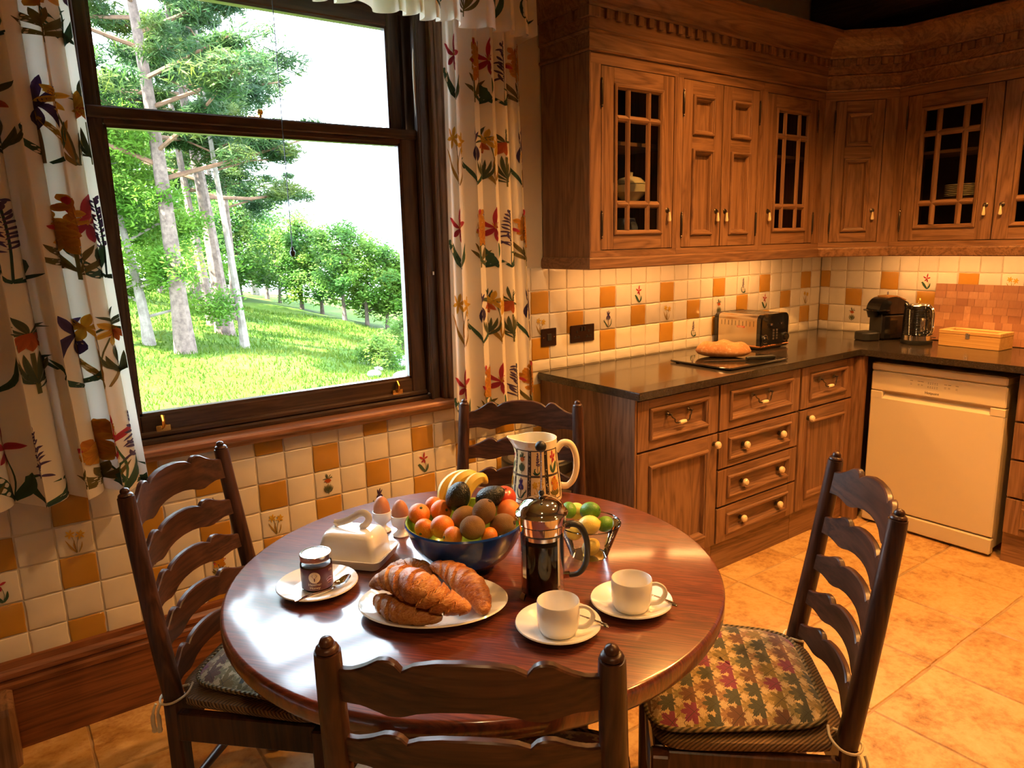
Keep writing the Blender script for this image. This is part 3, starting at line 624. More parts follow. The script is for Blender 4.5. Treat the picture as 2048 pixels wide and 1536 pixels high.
# worktop
t = NT('dark_granite'); v = t.coords(False); n1 = t.noise(v, 420, 2, .7); n2 = t.noise(v, 90, 3)
t.set(color=t.mix(t.ramp(n2, [(.4, (0,) * 3), (.6, (1,) * 3)]), t.ramp(n1, [(.4, (.014, .011, .009)), (.68, (.075, .058, .042))]), (.03, .022, .016)), rough=.17, coat=.2); M['granite'] = t.m
out = [(-.072, .0), (-.072, -.62), (1.511, -.62), (1.511, -1.95), (XC, -1.95), (XC, .0)]
me = bpy.data.meshes.new('worktop'); bm = bmesh.new(); vb = [bm.verts.new((x, y, .878)) for x, y in out]; f = bm.faces.new(vb); r_ = bmesh.ops.extrude_face_region(bm, geom=[f]); bmesh.ops.translate(bm, verts=[e for e in r_['geom'] if isinstance(e, bmesh.types.BMVert)], vec=(0, 0, .032)); bmesh.ops.recalc_face_normals(bm, faces=bm.faces)
bmesh.ops.bevel(bm, geom=[e for e in bm.edges], offset=.003, segments=2, affect='EDGES'); bm.to_mesh(me); bm.free(); me.materials.append(M['granite'])
tag(link('worktop', me), 'long L shaped dark polished granite worktop', 'worktop')
# ------------------------------------------------------------------ dishwasher (local x along its width, front at y=0)
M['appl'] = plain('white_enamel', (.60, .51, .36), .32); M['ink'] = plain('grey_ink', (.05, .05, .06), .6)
dw = thing('dishwasher', 'white freestanding dishwasher under the worktop', 'dishwasher', (1.568, -.654, 0), -PI / 2); W = .606
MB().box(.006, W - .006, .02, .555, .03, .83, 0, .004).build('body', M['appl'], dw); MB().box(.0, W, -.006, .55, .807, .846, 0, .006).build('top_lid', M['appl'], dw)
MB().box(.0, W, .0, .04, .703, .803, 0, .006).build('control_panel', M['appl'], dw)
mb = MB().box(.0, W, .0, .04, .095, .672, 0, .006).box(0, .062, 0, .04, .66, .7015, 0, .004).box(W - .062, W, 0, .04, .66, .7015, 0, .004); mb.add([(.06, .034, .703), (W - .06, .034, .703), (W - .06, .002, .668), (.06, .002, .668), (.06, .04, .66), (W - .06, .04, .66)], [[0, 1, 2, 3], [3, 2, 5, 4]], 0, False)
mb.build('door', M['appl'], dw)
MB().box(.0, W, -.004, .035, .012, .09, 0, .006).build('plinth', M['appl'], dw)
for x in (.06, W - .06): MB().lathe([(0, 0), (.018, 0), (.018, .014), (0, .014)], 10, (x, .06, 0)).build('foot', M['matt'], dw)
def txt(body, size, parent, loc, rot, mat, name='lettering'):
    me = text_mesh(body, size, name); me.materials.append(mat); o = link(name, me, parent, loc=loc); o.rotation_euler = rot; return o
txt('Hotpoint', .0175, dw, (.294, -.0006, .721), (PI / 2, 0, 0), M['ink'])
mb = MB()
for x in (.19, .225, .24, .345, .362, .395): mb.box(x, x + .013, -.0006, .001, .775, .777)
for x in (.19, .225, .24, .345, .362, .395):
    for z in (.762, .757): mb.box(x + .001, x + .010, -.0006, .001, z, z + .0012)
for i in range(5):
    for z in (.775, .769, .757, .751): mb.box(.272 + i * .01, .277 + i * .01, -.0006, .001, z, z + .002)
mb.build("control_marks", M["ink"], dw, kind="stuff")
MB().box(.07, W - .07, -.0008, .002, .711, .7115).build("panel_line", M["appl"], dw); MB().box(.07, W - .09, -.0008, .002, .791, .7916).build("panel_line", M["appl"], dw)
# ------------------------------------------------------------------ crockery inside the glazed cabinets
def crock(name, label, cat, loc, prof, mat=None, n=20): 
    o = MB().lathe(prof, n).build(name, mat or M['cream']); o.location = loc; return tag(o, label, cat)
tp = thing('teapot', 'cream teapot on the cabinet shelf beside the window', 'teapot', (XL + .135, -.11, 1.641)); MB().lathe([(0, 0), (.04, 0), (.065, .03), (.068, .06), (.05, .095), (.03, .105), (0, .105)], 20).build('pot', M['cream'], tp); MB().lathe([(0, .105), (.028, .106), (.02, .12), (.006, .125), (.01, .135), (0, .14)], 16).build('lid', M['cream'], tp); MB().tube(smooth_path([(.055, 0, .03), (.09, 0, .05), (.1, 0, .1)], 4), [.014] * 5 + [.01] * 4, 8).build('spout', M['cream'], tp); MB().tube(smooth_path([(-.055, 0, .08), (-.1, 0, .085), (-.1, 0, .035), (-.06, 0, .025)], 4), .006, 8).build('handle', M['cream'], tp)
tu = thing('tureen', 'cream two handled lidded tureen on the cabinet shelf', 'tureen', (XL + .36, -.16, 1.641)); MB().lathe([(0, 0), (.035, 0), (.04, .01), (.075, .04), (.08, .07), (.07, .075), (0, .075)], 20).build('bowl', M['cream'], tu); MB().lathe([(.078, .075), (.05, .1), (.01, .11), (.012, .125), (0, .13)], 20).build('lid', M['cream'], tu)
for s_ in (-1, 1): MB().tube(smooth_path([(s_ * .07, 0, .04), (s_ * .1, 0, .045), (s_ * .1, 0, .075), (s_ * .072, 0, .07)], 4), .005, 8).build('handle', M['cream'], tu)
crock('pudding_basin', 'pale blue basin on the cabinet floor beside the window', 'bowl', (XL + .15, -.15, 1.431), [(0, 0), (.05, 0), (.075, .07), (.085, .1), (.08, .1), (.07, .07), (0, .01)], plain('pale_blue', (.45, .55, .65), .2))
crock('bread_bin', 'tall dark jar on the cabinet floor beside the window', 'jar', (XL + .33, -.15, 1.431), [(0, 0), (.06, 0), (.065, .1), (.05, .14), (0, .145)], plain('grey_blue', (.10, .11, .16), .25))
for px, py, dx, lab in ((1.215, -.15, 6, 'thin cream plate in the stack behind the corner side glass door'), (XC - .15, -.86, 7, 'thin cream plate in the stack in the cabinet above the kettle')):
    pm_ = MB().lathe([(0, .0045), (.055, .0045), (.056, 0), (.064, 0), (.07, .0045), (.115, .0125), (.115, .0152), (.07, .0085), (0, .0085)], 24).mesh('plate', M['cream'])
    for k in range(dx): o = link('plate', pm_, loc=(px, py, 1.6412 + k * .0086)); tag(o, lab, 'plate', 'plates in glazed cabinet by ' + ('window run' if px < 1.5 else 'kettle'))
# ------------------------------------------------------------------ things on the worktop
WT = .9101
def rrect(x0, x1, y0, y1, r, n=5):
    out = []
    for cx, cy, a in ((x1 - r, y1 - r, 0), (x0 + r, y1 - r, 90), (x0 + r, y0 + r, 180), (x1 - r, y0 + r, 270)):
        for k in range(n + 1): b = R(a + 90 * k / n); out.append((cx + r * cos(b), cy + r * sin(b)))
    return out
def slab(mb, out, z0, z1, m=0, b=.002):
    n = len(out); cx = sum(p[0] for p in out) / n; cy = sum(p[1] for p in out) / n
    def ins(q): return [((x - cx) * (1 - q / max(1e-6, math.hypot(x - cx, y - cy))) + cx, (y - cy) * (1 - q / max(1e-6, math.hypot(x - cx, y - cy))) + cy) for x, y in out]
    L = [(ins(b), z0), (out, z0 + b), (out, z1 - b), (ins(b), z1)]; vs = []
    for o_, z in L: vs += [(x, y, z) for x, y in o_]
    fs = [[k * n + i, k * n + (i + 1) % n, (k + 1) * n + (i + 1) % n, (k + 1) * n + i] for k in range(3) for i in range(n)] + [list(range(n))[::-1], list(range(3 * n, 4 * n))]
    return mb.add(vs, fs, m, True)
# sockets
def socket(x0, x1, label, name, cat, dbl):
    t_ = thing(name, label, cat, ((x0 + x1) / 2, -.001, 1.0605)); W = x1 - x0; MB().box(-W / 2, W / 2, -.006, 0, -.0395, .0395, 0, .002).build('face_plate', M['socketm'], t_)
    if dbl:
        for s_ in (-1, 1):
            c_ = s_ * .036; mb = MB().box(c_ - .004, c_ + .004, -.0075, -.005, .004, .014).box(c_ - .015, c_ - .006, -.0075, -.005, -.016, -.01).box(c_ + .006, c_ + .015, -.0075, -.005, -.016, -.01).box(c_ - .019, c_ + .019, -.0066, -.005, -.021, -.018); o = mb.build('socket_holes', M['matt'], t_); o['kind'] = 'stuff'
            MB().box(s_ * .009 - .005, s_ * .009 + .005, -.011, -.005, .012, .03, 0, .001).build('rocker_switch', M['matt'], t_)
    else:
        MB().box(-.012, .012, -.009, -.005, -.015, .015, 0, .001).build('rocker_switch', M['matt'], t_)
        for s_ in (-1, 1): MB().lathe([(0, -.0072), (.0025, -.0068), (.003, -.006)], 8, (s_ * .03, 0, 0), 0, 'y').build('screw', M['brass'], t_)
M['socketm'] = plain('bronze_plate', (.035, .014, .01), .3, .5)
socket(-.051, .035, 'bronze single switch plate on the tiles beside the curtain', 'switch_plate', 'switch', False); socket(.119, .264, 'bronze double power socket on the splashback tiles', 'power_socket', 'socket', True)
# worktop saver board, loaf, knife
mb = MB(); slab(mb, rrect(-.22, .22, -.174, .174, .02), .004, .013, 0, .0025); bo = thing('worktop_saver', 'dark glass chopping board lying on the worktop', 'board', (.761, -.39, WT)); mb.build('glass_slab', plain('smoked_glass', (.02, .016, .012), .08, coat=.6), bo)
for sx in (-1, 1):
    for sy in (-1, 1): MB().lathe([(0, 0), (.008, 0), (.008, .004), (0, .004)], 8, (sx * .19, sy * .145, 0)).build('rubber_foot', M['matt'], bo)
t = NT('crust'); v = t.coords(); n1 = t.noise(v, 9, 4, .6); n2 = t.noise(v, 70, 3, .7); t.set(color=t.mix(t.ramp(n2, [(.55, (0,) * 3), (.8, (.6,) * 3)]), t.ramp(n1, [(.35, (.30, .12, .04)), (.6, (.46, .23, .09))]), (.66, .52, .36)), rough=.85); t.bump(n2, .5, .004)
mb = MB()
def lf(u, v):
    a = u * 2 * PI; t_ = v * 2 - 1; r_ = (max(0, 1 - abs(t_) ** 2.6)) ** .5; x = t_ * .128; y = cos(a) * .062 * r_; z = sin(a) * (.048 if sin(a) > 0 else .03) * r_
    z += .006 * sin(t_ * 9 + a) * r_ * max(0, sin(a)); return (x, y, max(z + .03, .0))
mb.grid(lf, 28, 26, cu=True); o = mb.build('bread_loaf', t.m, ang=80); o.location = (.775, -.345, WT + .0125); o.rotation_euler = (0, 0, math.atan2(-.19, .15)); tag(o, 'crusty floured oval loaf on the dark chopping board', 'bread')
kn = thing('bread_knife', 'bread knife with black handle lying beside the loaf', 'knife', (.602, -.372, WT + .0135), math.atan2(-.176, .283))
mb = MB(); mb.prism([(0, .0), (.03, .012), (.20, .014), (.20, -.012), (.01, -.008)], lambda u, v: (u, v, .002), lambda u, v: (u, v, .0036)); mb.build('blade', M['steel'], kn)
MB().tube([(.2, 0, .0075), (.215, 0, .0095), (.28, .001, .0098), (.325, 0, .0104), (.335, -.002, .0104)], [.007, .0085, .008, .0095, .006], 10, flat=1.3).build('handle', M['matt'], kn)
# toaster
to = thing('toaster', 'four slice steel toaster with black ends near the corner', 'toaster', (1.245, -.158, WT)); TL, TW, TH = .145, .118, .178
def arch(w, h, r, n=6): return [(-w, 0), (w, 0)] + [(w - r + r * cos(R(90 * k / n)), h - r + r * sin(R(90 * k / n))) for k in range(n + 1)] + [(-w + r - r * sin(R(90 * k / n)), h - r + r * cos(R(90 * k / n))) for k in range(n + 1)]
A = arch(TW, TH - .02, .028); mb = MB().prism(A, lambda u, v: (u, -TL + .022, v + .02), lambda u, v: (u, TL - .022, v + .02), 0, smooth=True); mb.build('steel_wrap', plain('warm_steel', (.70, .60, .46), .22, 1), to, ang=30)
for s_ in (-1, 1):
    A2 = arch(TW + .004, TH - .018, .032); A3 = arch(TW - .006, TH - .026, .03)
    mb = MB().prism(A2, lambda u, v: (u, s_ * (TL - .024), v + .02), lambda u, v: (u, s_ * (TL - .004), v + .02), 0, smooth=True).prism(A3, lambda u, v: (u, s_ * (TL - .004), v + .024), lambda u, v: (u, s_ * TL, v + .024), 0, smooth=True); mb.build('end_panel', M['black'], to, ang=30)
MB().box(-TW - .006, TW + .006, -TL - .002, TL + .002, .012, .022, 0, .003).build('base_trim', plain('copper_trim', (.75, .38, .18), .2, 1), to); mb = MB().box(-TW, TW, -TL + .005, TL - .005, .004, .013, 0, .002); mb.build('base', M['matt'], to)
for sx in (-1, 1):
    for sy in (-1, 1): MB().lathe([(0, 0), (.01, 0), (.012, .005), (0, .005)], 8, (sx * .09, sy * .11, 0)).build('foot', M['matt'], to)
for i in range(4): x = (-.075 + i * .05); MB().box(x - .013, x + .013, -.105, .105, TH - .001, TH + .0006).build('bread_slot', M['matt'], to)
for s_ in (-1, 1):
    MB().lathe([(.021, 0), (.021, -.006), (.018, -.016), (0, -.018)], 18, (s_ * .085, -TL, .055), 0, 'y').build('dial', M['black'], to); MB().lathe([(.0205, -.001), (.0235, -.001), (.0235, -.004), (.0205, -.004)], 18, (s_ * .085, -TL, .055), 0, 'y').build('dial_ring', M['steel'], to)
    MB().box(s_ * .045 - .009, s_ * .045 + .009, -TL - .012, -TL, .122, .134, 0, .002).build('lever', M['chrome'], to)
    for k in range(4): MB().box(s_ * .014 - .007, s_ * .014 + .007, -TL - .003, -TL, .048 + k * .014, .058 + k * .014, 0, .001).build('button', plain('grey_button', (.05, .04, .035), .35), to)
for k in range(10): MB().box(-TW - .0006, -TW + .001, -.1 + k * .022, -.098 + k * .022, .118, .146 - .004 * (k % 2)).build('pressed_slot', M['matt'], to)
bd = MB().box(-TW - .0012, -TW, -.045, .0, .108, .118).build('badge', plain('red_badge', (.4, .03, .02), .4), to); txt('DUALIT', .011, bd, (-TW - .0014, -.0225, .109), (PI / 2, 0, -PI / 2), M['ceramic'])
# pod coffee machine (front faces local -y)
cm = thing('coffee_machine', 'slim black pod coffee machine in the worktop corner', 'coffee machine', (1.925, -.50, WT), R(-112)); cm.scale = (1.08, 1.08, 1.05)
MB().box(-.048, .048, -.03, .115, .0, .135, 0, .012).build('body', M['black'], cm); mb = MB(); slab(mb, rrect(-.052, .052, -.125, -.03, .03), .0, .045, 0, .006); mb.build('drip_tray', M['matt'], cm)
MB().box(-.042, .042, -.034, -.028, .035, .135, 0, .002).build('front_plate', M['matt'], cm)
mb = MB().prism([(-.055, .150)] + [(-.055 + .065 - .065 * cos(R(a)), .150 + .07 * sin(R(a))) for a in range(10, 100, 12)] + [(.06, .218), (.118, .19), (.12, .135), (-.02, .135), (-.04, .14)], lambda u, v: (-.046, u, v), lambda u, v: (.046, u, v), 0); mb.build('brew_head', M['black'], cm, ang=25)
MB().lathe([(.05, .150), (.062, .153), (.062, .158), (.05, .160)], 20, (0, -.03, 0)).build('head_rim', M['black'], cm); MB().lathe([(0, .118), (.02, .118), (.028, .15), (0, .15)], 14, (0, -.055, 0)).build('spout', M['matt'], cm)
mb = MB().prism([(.0, .219), (.05, .2215), (.108, .2), (.11, .205), (.05, .228), (.0, .226)], lambda u, v: (-.036, u, v), lambda u, v: (.036, u, v)); mb.build('lever', plain('bronze_lever', (.55, .34, .14), .2, .8), cm)
# kettle
ke = thing('kettle', 'black ribbed kettle with chrome trim on the worktop', 'kettle', (1.90, -.705, WT))
MB().lathe([(0, 0), (.072, 0), (.075, .006), (.075, .018), (.07, .02), (0, .02)], 28).build('power_base', M['matt'], ke); MB().lathe([(.07, .02), (.0725, .022), (.0725, .046), (.07, .048)], 28).build('steel_band', M['chrome'], ke)
pf = [(.07, .048)]
for k in range(16): z = .052 + k * .0082; r_ = .0725 - .006 * (k / 16) ** 2; pf += [(r_, z), (r_ - .0016, z + .004)]
pf += [(.066, .185), (.058, .198), (.05, .203)]; MB().lathe(pf, 32).build('body', M['black'], ke, ang=20)
MB().lathe([(.052, .202), (.05, .207), (.03, .209), (0, .209)], 24).build('lid', M['steel'], ke); MB().lathe([(0, .209), (.007, .21), (.004, .222), (.009, .228), (.006, .236), (0, .237)], 12).build('lid_knob', M['brass'], ke)
hd = Vector((-.42, -.91, 0)); q = [hd * a + Vector((0, 0, z)) for a, z in ((.055, .195), (.085, .192), (.102, .17), (.104, .12), (.1, .075), (.076, .06))]; MB().tube(smooth_path(q, 5), .009, 10, flat=1.5).build('handle', M['chrome'], ke)
q2 = Vector((-.73, -.68, 0)); MB().tube([q2 * .071 + Vector((0, 0, .07)), q2 * .0725 + Vector((0, 0, .075)), q2 * .0715 + Vector((0, 0, .135)), q2 * .069 + Vector((0, 0, .14))], [.004, .011, .011, .004], 10, flat=.25, upv=(.68, -.73, 0)).build('water_gauge', M['steel'], ke)
MB().tube([-hd * .06 + Vector((0, 0, .175)), -hd * .092 + Vector((0, 0, .198))], [.022, .012], 10).build('spout', M['black'], ke); MB().box(-.006, .006, -.012, 0, -.002, .002, 0, .001).build('switch', M['matt'], ke).location = (.03, -.068, .034)
# end grain board leaning on the tiles
t = NT('end_grain'); v = t.coords(); oi = t.n('ShaderNodeObjectInfo'); n1 = t.noise(t.coords(True, (1, 40, 9)), 2, 3, .6, 1.5)
t.set(color=t.mix(t.math('MULTIPLY', n1, .7), t.ramp(oi.outputs['Random'], [(0, (.27, .115, .055)), (.5, (.40, .19, .09)), (1, (.52, .28, .15))]), (.22, .09, .04)), rough=.5)
eb = thing('end_grain_board', 'large reddish end grain chopping board leaning on the tiles', 'chopping board', (XC - .037, -.69, WT)); eb.rotation_euler = (0, R(5), 0)
MB().box(-.026, -.004, -.52, 0, .0, .30, 0, .002).build('board_core', t.m, eb); z = 0.0; g = random.Random(3)
for r_ in range(8):
    y = 0.0; hh = .0375
    while y > -.519:
        wd = min(g.choice((.032, .045, .055, .065)), .52 + y); 
        if .52 + y - wd < .02: wd = .52 + y
        MB().box(-.029 - g.uniform(0, .0008), -.025, y - wd + .0004, y - .0004, z + .0004, z + hh - .0004, 0, .0004).build('wood_block', t.m, eb); y -= wd
    z += hh
# tea box
t_ = wood('pale_bamboo', (.45, .24, .07), (.56, .33, .11), (.64, .40, .15), 'y', .4); tb = thing('wooden_box', 'pale wooden tea box with glazed lid and metal catch', 'box', (1.918, -.805, WT), R(-4))
MB().box(0, .135, -.287, 0, 0, .062, 0, .002).build('box_body', t_, tb); MB().box(-.001, .022, -.288, .001, .063, .082, 0, .002).box(.113, .136, -.288, .001, .063, .082, 0, .002).box(.022, .113, -.288, -.262, .063, .082, 0, .002).box(.022, .113, -.025, .001, .063, .082, 0, .002).build('lid_frame', t_, tb); MB().box(.02, .115, -.265, -.022, .074, .077).build('lid_glass', M['glass'], tb); MB().box(-.004, 0, -.15, -.13, .045, .072, 0, .001).build('catch', M['steel'], tb)
# ------------------------------------------------------------------ round table
TZ = .75; TCX, TCY, TR = -1.184, -1.181, .551
t = NT('table_oak'); v = t.coords(False, (1, 1, 1)); mp = t.n('ShaderNodeMapping'); mp.inputs['Rotation'].default_value = (0, 0, R(52)); t.l(v, mp.inputs[0]); v0 = mp.outputs[0]
def sc_(s): m = t.n('ShaderNodeMapping'); m.inputs['Scale'].default_value = s; t.l(v0, m.inputs[0]); return m.outputs[0]
sx = t.n('ShaderNodeSeparateXYZ'); t.l(v0, sx.inputs[0]); pl = t.math('FLOOR', t.math('MULTIPLY', sx.outputs[1], 5.2)); wn = t.n('ShaderNodeTexWhiteNoise', noise_dimensions='1D'); t.l(pl, wn.inputs[1])
n1 = t.noise(sc_((1.5, 16, 4)), 1, 5, .6, 1.6); fr = t.math('ABSOLUTE', t.math('SUBTRACT', t.math('FRACT', t.math('MULTIPLY', n1, 8)), .5)); n2 = t.noise(sc_((9, 190, 9)), 1, 2, .6); n3 = t.noise(v0, 3, 3)
f = t.math('ADD', t.math('ADD', t.math('MULTIPLY', fr, .55), t.math('MULTIPLY', n2, .55)), t.math('MULTIPLY', wn.outputs[0], .16))
cr = t.ramp(f, [(.18, (.04, .008, .0045)), (.5, (.14, .028, .011)), (.8, (.25, .062, .022))]); vor = t.n('ShaderNodeTexVoronoi', feature='DISTANCE_TO_EDGE'); vor.inputs['Scale'].default_value = 9; t.l(v0, vor.inputs['Vector'])
t.set(color=cr, rough=t.ramp(t.math('ADD', t.math('MULTIPLY', n2, .5), t.math('MULTIPLY', n3, .5)), [(.3, (.30,) * 3), (.7, (.42,) * 3)]), coat=.9, crough=.13, spec=.4); t.b.inputs['Coat IOR'].default_value = 1.7; t.bump(n2, .12, .002); M['table'] = t.m
tbl = thing('dining_table', 'round reddish oak dining table laid for breakfast', 'table', (TCX, TCY, 0))
MB().lathe([(0, TZ - .045), (TR - .012, TZ - .045), (TR - .004, TZ - .041), (TR, TZ - .033), (TR, TZ - .008), (TR - .003, TZ - .002), (TR - .008, TZ), (0, TZ)], 96).build('table_top', M['table'], tbl, ang=50)
MB().lathe([(.36, TZ - .12), (.36, TZ - .046), (.34, TZ - .046), (.34, TZ - .12), (.36, TZ - .12)], 48).build('apron', M['chair_h'], tbl)
MB().lathe([(0, .10), (.05, .10), (.062, .13), (.062, .27), (.05, .30), (.04, .33), (.052, .37), (.064, .44), (.058, .53), (.042, .58), (.056, .60), (.056, .625), (.12, .66), (.15, TZ - .047), (0, TZ - .047)], 24).build('pedestal', M['chair_v'], tbl)
for k in range(4):
    a = R(90 * k + 48); MB().tube(smooth_path([(r_ * cos(a), r_ * sin(a), z) for r_, z in ((.045, .20), (.10, .175), (.17, .105), (.24, .055), (.30, .034), (.345, .028))], 4), [interp([.032, .034, .032, .028, .027, .027], q / 20) for q in range(21)], 10).build('foot', M['chair_v'], tbl)
# ------------------------------------------------------------------ ladder back chair (local: sitter faces +y, back posts at y=0)
def post_xy(z):  # back post centre line
    if z <= .45: return .207, -.0 + .03 * (z - .45) * (z < .45) * -1 * 0
    k = (z - .45) / .505; return .207 - .014 * k, -.07 * k - .012 * k * (1 - k)
TOPP = [(0, .040), (.2, .038), (.36, .031), (.46, .020), (.49, .019), (.50, .031), (.56, .036), (.64, .032), (.75, .018), (.88, .006), (1, .003)]
BOTP = [(0, .016), (.2, .014), (.36, .008), (.48, -.001), (.58, -.004), (.68, .001), (.8, .006), (1, .003)]
def tab(T_, a):
    for (x0, y0), (x1, y1) in zip(T_[:-1], T_[1:]):
        if a <= x1: return y0 + (y1 - y0) * (a - x0) / (x1 - x0)
    return T_[-1][1]
def chair_parts(t_):
    for s_ in (-1, 1):
        mb = MB(); zs = [.452, .47, .56, .7, .85, .92, .938, .9385, .941, .944, .947, .9475, .952, .957, .96]; rs = [.0225, .0225, .022, .021, .0198, .019, .0183, .0145, .0165, .0155, .0125, .0095, .0105, .008, .001]
        mb.tube([(s_ * post_xy(z)[0], post_xy(z)[1], z) for z in zs], rs, 14, upv=(1, 0, 0)); mb.build('back_post', M['chair_v'], t_, ang=50)
        MB().box(s_ * .207 - .019, s_ * .207 + .019, -.019, .019, 0, .452, 0, .004).build('back_leg', M['chair_v'], t_); MB().box(s_ * .235 - .019, s_ * .235 + .019, .36, .398, 0, .43, 0, .004).build('front_leg', M['chair_v'], t_)
        MB().tube([(s_ * .209, .019, .18), (s_ * .222, .19, .18), (s_ * .234, .36, .18)], [.009, .013, .009], 10).build('side_stretcher', M['chair_v'], t_)
        MB().box(-.012, .012, .018, .362, .355, .428, 0, .003).build('seat_rail', M['chair_v'], t_).location = (s_ * .221, 0, 0)
    MB().tube([(-.216, .375, .22), (0, .375, .22), (.216, .375, .22)], [.01, .017, .01], 10).build('front_stretcher', M['chair_h'], t_); MB().tube([(-.19, 0, .2), (0, 0, .2), (.19, 0, .2)], [.009, .013, .009], 10).build('back_stretcher', M['chair_h'], t_)
    MB().box(-.216, .216, .367, .391, .355, .428, 0, .003).build('seat_rail', M['chair_h'], t_); MB().box(-.188, .188, -.012, .012, .355, .428, 0, .003).build('seat_rail', M['chair_h'], t_)
    for z0, h in ((.856, .054), (.752, .042), (.654, .039), (.558, .037), (.466, .034)):
        mb = MB(); px, py = post_xy(z0 + h / 2); N = 44; w_ = px - .012; vs = []
        for i in range(N + 1):
            q = -1 + 2 * i / N; a = abs(q); yb = py - .034 * (1 - q * q); lean = -.139; zt = z0 + h + tab(TOPP, a) * (1 if h > .05 else .8); zb = z0 + tab(BOTP, a) * (1 if h > .05 else .8)
            for yy, z in ((-.0072, zb + .001), (.0072, zb), (.0072, zt - .0025), (.0045, zt), (-.0045, zt), (-.0072, zt - .0025)): vs.append((q * w_, yb + yy + (z - z0 - h / 2) * lean, z))
        fs = [[i * 6 + k, i * 6 + (k + 1) % 6, i * 6 + 6 + (k + 1) % 6, i * 6 + 6 + k] for i in range(N) for k in range(6)] + [list(range(6)), list(range(N * 6, N * 6 + 6))]
        mb.add(vs, fs, 0, True).build('back_slat', M['chair_h'], t_, ang=28)
    mb = MB()
    def seat(u, v):
        a = u * 2 * PI; c_, s_ = cos(a), sin(a); e = .28; cx = math.copysign(abs(c_) ** e, c_); cy = math.copysign(abs(s_) ** e, s_); y = .19 + cy * .205; w_ = .212 + .03 * (y / .4); prof = [(0, .43), (.95, .43), (1, .436), (1.012, .445), (1, .4545), (.95, .458), (.5, .455), (0, .454)]
        i = min(int(v * 7), 6); k = v * 7 - i; r_ = prof[i][0] + (prof[i + 1][0] - prof[i][0]) * k; z = prof[i][1] + (prof[i + 1][1] - prof[i][1]) * k
        hx = abs(cx) > .9 and y < .03; return (cx * w_ * r_ * (.88 if y < .03 else 1), .19 + (y - .19) * r_, z)
    mb.grid(seat, 48, 14, cu=True); mb.build('rush_seat', M['rush'], t_)
t = NT('rush'); v = t.coords(False); s2 = t.n('ShaderNodeSeparateXYZ'); t.l(v, s2.inputs[0]); sw = t.n('ShaderNodeTexWave', bands_direction='DIAGONAL'); sw.inputs['Scale'].default_value = 60; sw.inputs['Distortion'].default_value = 1.5; t.l(v, sw.inputs[0]); t.set(color=t.ramp(sw.outputs[1], [(.1, (.07, .035, .012)), (.6, (.24, .13, .045))]), rough=.6); t.bump(sw.outputs[1], .8, .004); M['rush'] = t.m
CH = {'left': ((-1.8215, -.722), (-1.5425, -.4485), 'ladder back oak chair between the long curtain and the honey jar'), 'far': ((-.7345, -.4475), (-.472, -.716), 'ladder back oak chair behind the flowery jug against the cabinet end'), 'right': ((-.3770, -1.576), (-.652, -1.867), 'ladder back oak chair with cushion pulled out facing away from the dishwasher'), 'near': ((-1.7115, -1.602), (-1.4045, -1.870), 'ladder back oak chair whose back rises in front of the croissant plate')}
proto = None; CPOS = {}
def copy_thing(src, loc, rz, label):
    r_ = src.copy(); COL.objects.link(r_); r_.location = loc; r_.rotation_euler = (0, 0, rz); r_['label'] = label
    for ch in [c for c in src.children]: c_ = ch.copy(); COL.objects.link(c_); c_.parent = r_
    return r_
for k, (a, b, lab) in CH.items():
    a, b = Vector(a), Vector(b); m_ = (a + b) / 2; n_ = (m_ - Vector((TCX, TCY))); d = (b - a).normalized(); nn = Vector((-d.y, d.x)); nn = nn if nn.dot(n_) > 0 else -nn
    rz = math.atan2(nn.x, -nn.y); loc = (m_.x - nn.x * .07, m_.y - nn.y * .07, 0); CPOS[k] = (loc, rz)
    if proto is None: proto = thing('dining_chair', lab, 'chair', loc, rz, 'ladder back dining chairs'); chair_parts(proto)
    else: copy_thing(proto, loc, rz, lab)
# ------------------------------------------------------------------ tapestry cushions
t = NT('leaf_tapestry'); v = t.coords(False); s3 = t.n('ShaderNodeSeparateXYZ'); t.l(v, s3.inputs[0]); K = 19.0
def leaf_layer(ox_, oy_, stops, size):
    gx = t.math('ADD', t.math('MULTIPLY', s3.outputs[0], K), ox_); gy = t.math('ADD', t.math('MULTIPLY', s3.outputs[1], K * 1.1), oy_)
    row = t.math('FLOOR', gy); odd = t.math('MULTIPLY', t.math('MODULO', t.math('ABSOLUTE', row), 2), .5); gx2 = t.math('ADD', gx, odd); colm = t.math('FLOOR', gx2)
    fx = t.math('SUBTRACT', t.math('FRACT', gx2), .5); fy = t.math('SUBTRACT', t.math('FRACT', gy), .42); rr = t.math('SQRT', t.math('ADD', t.math('MULTIPLY', fx, fx), t.math('MULTIPLY', t.math('MULTIPLY', fy, fy), 1.1))); an = t.math('ARCTAN2', fx, fy)
    lob = t.math('MULTIPLY', t.math('ADD', .32, t.math('MULTIPLY', t.math('ABSOLUTE', t.math('COSINE', t.math('MULTIPLY', an, 3.5))), .24)), size); zig = t.math('MULTIPLY', t.math('SINE', t.math('MULTIPLY', an, 34)), .03)
    ins = t.math('LESS_THAN', rr, t.math('SUBTRACT', t.math('ADD', lob, zig), t.math('MULTIPLY', t.math('LESS_THAN', fy, -.2), .22)))
    cb = t.n('ShaderNodeCombineXYZ'); t.l(colm, cb.inputs[0]); t.l(row, cb.inputs[1]); wn = t.n('ShaderNodeTexWhiteNoise', noise_dimensions='2D'); t.l(cb.outputs[0], wn.inputs[0])
    lc = t.ramp(wn.outputs[0], stops); lc.node.color_ramp.interpolation = 'CONSTANT'; return ins, lc, fx, fy
inside, lc, fx, fy = leaf_layer(0, 0, [(0, (.17, .02, .06)), (.26, (.045, .05, .03)), (.55, (.12, .05, .025)), (.8, (.16, .11, .025))], 1.0)
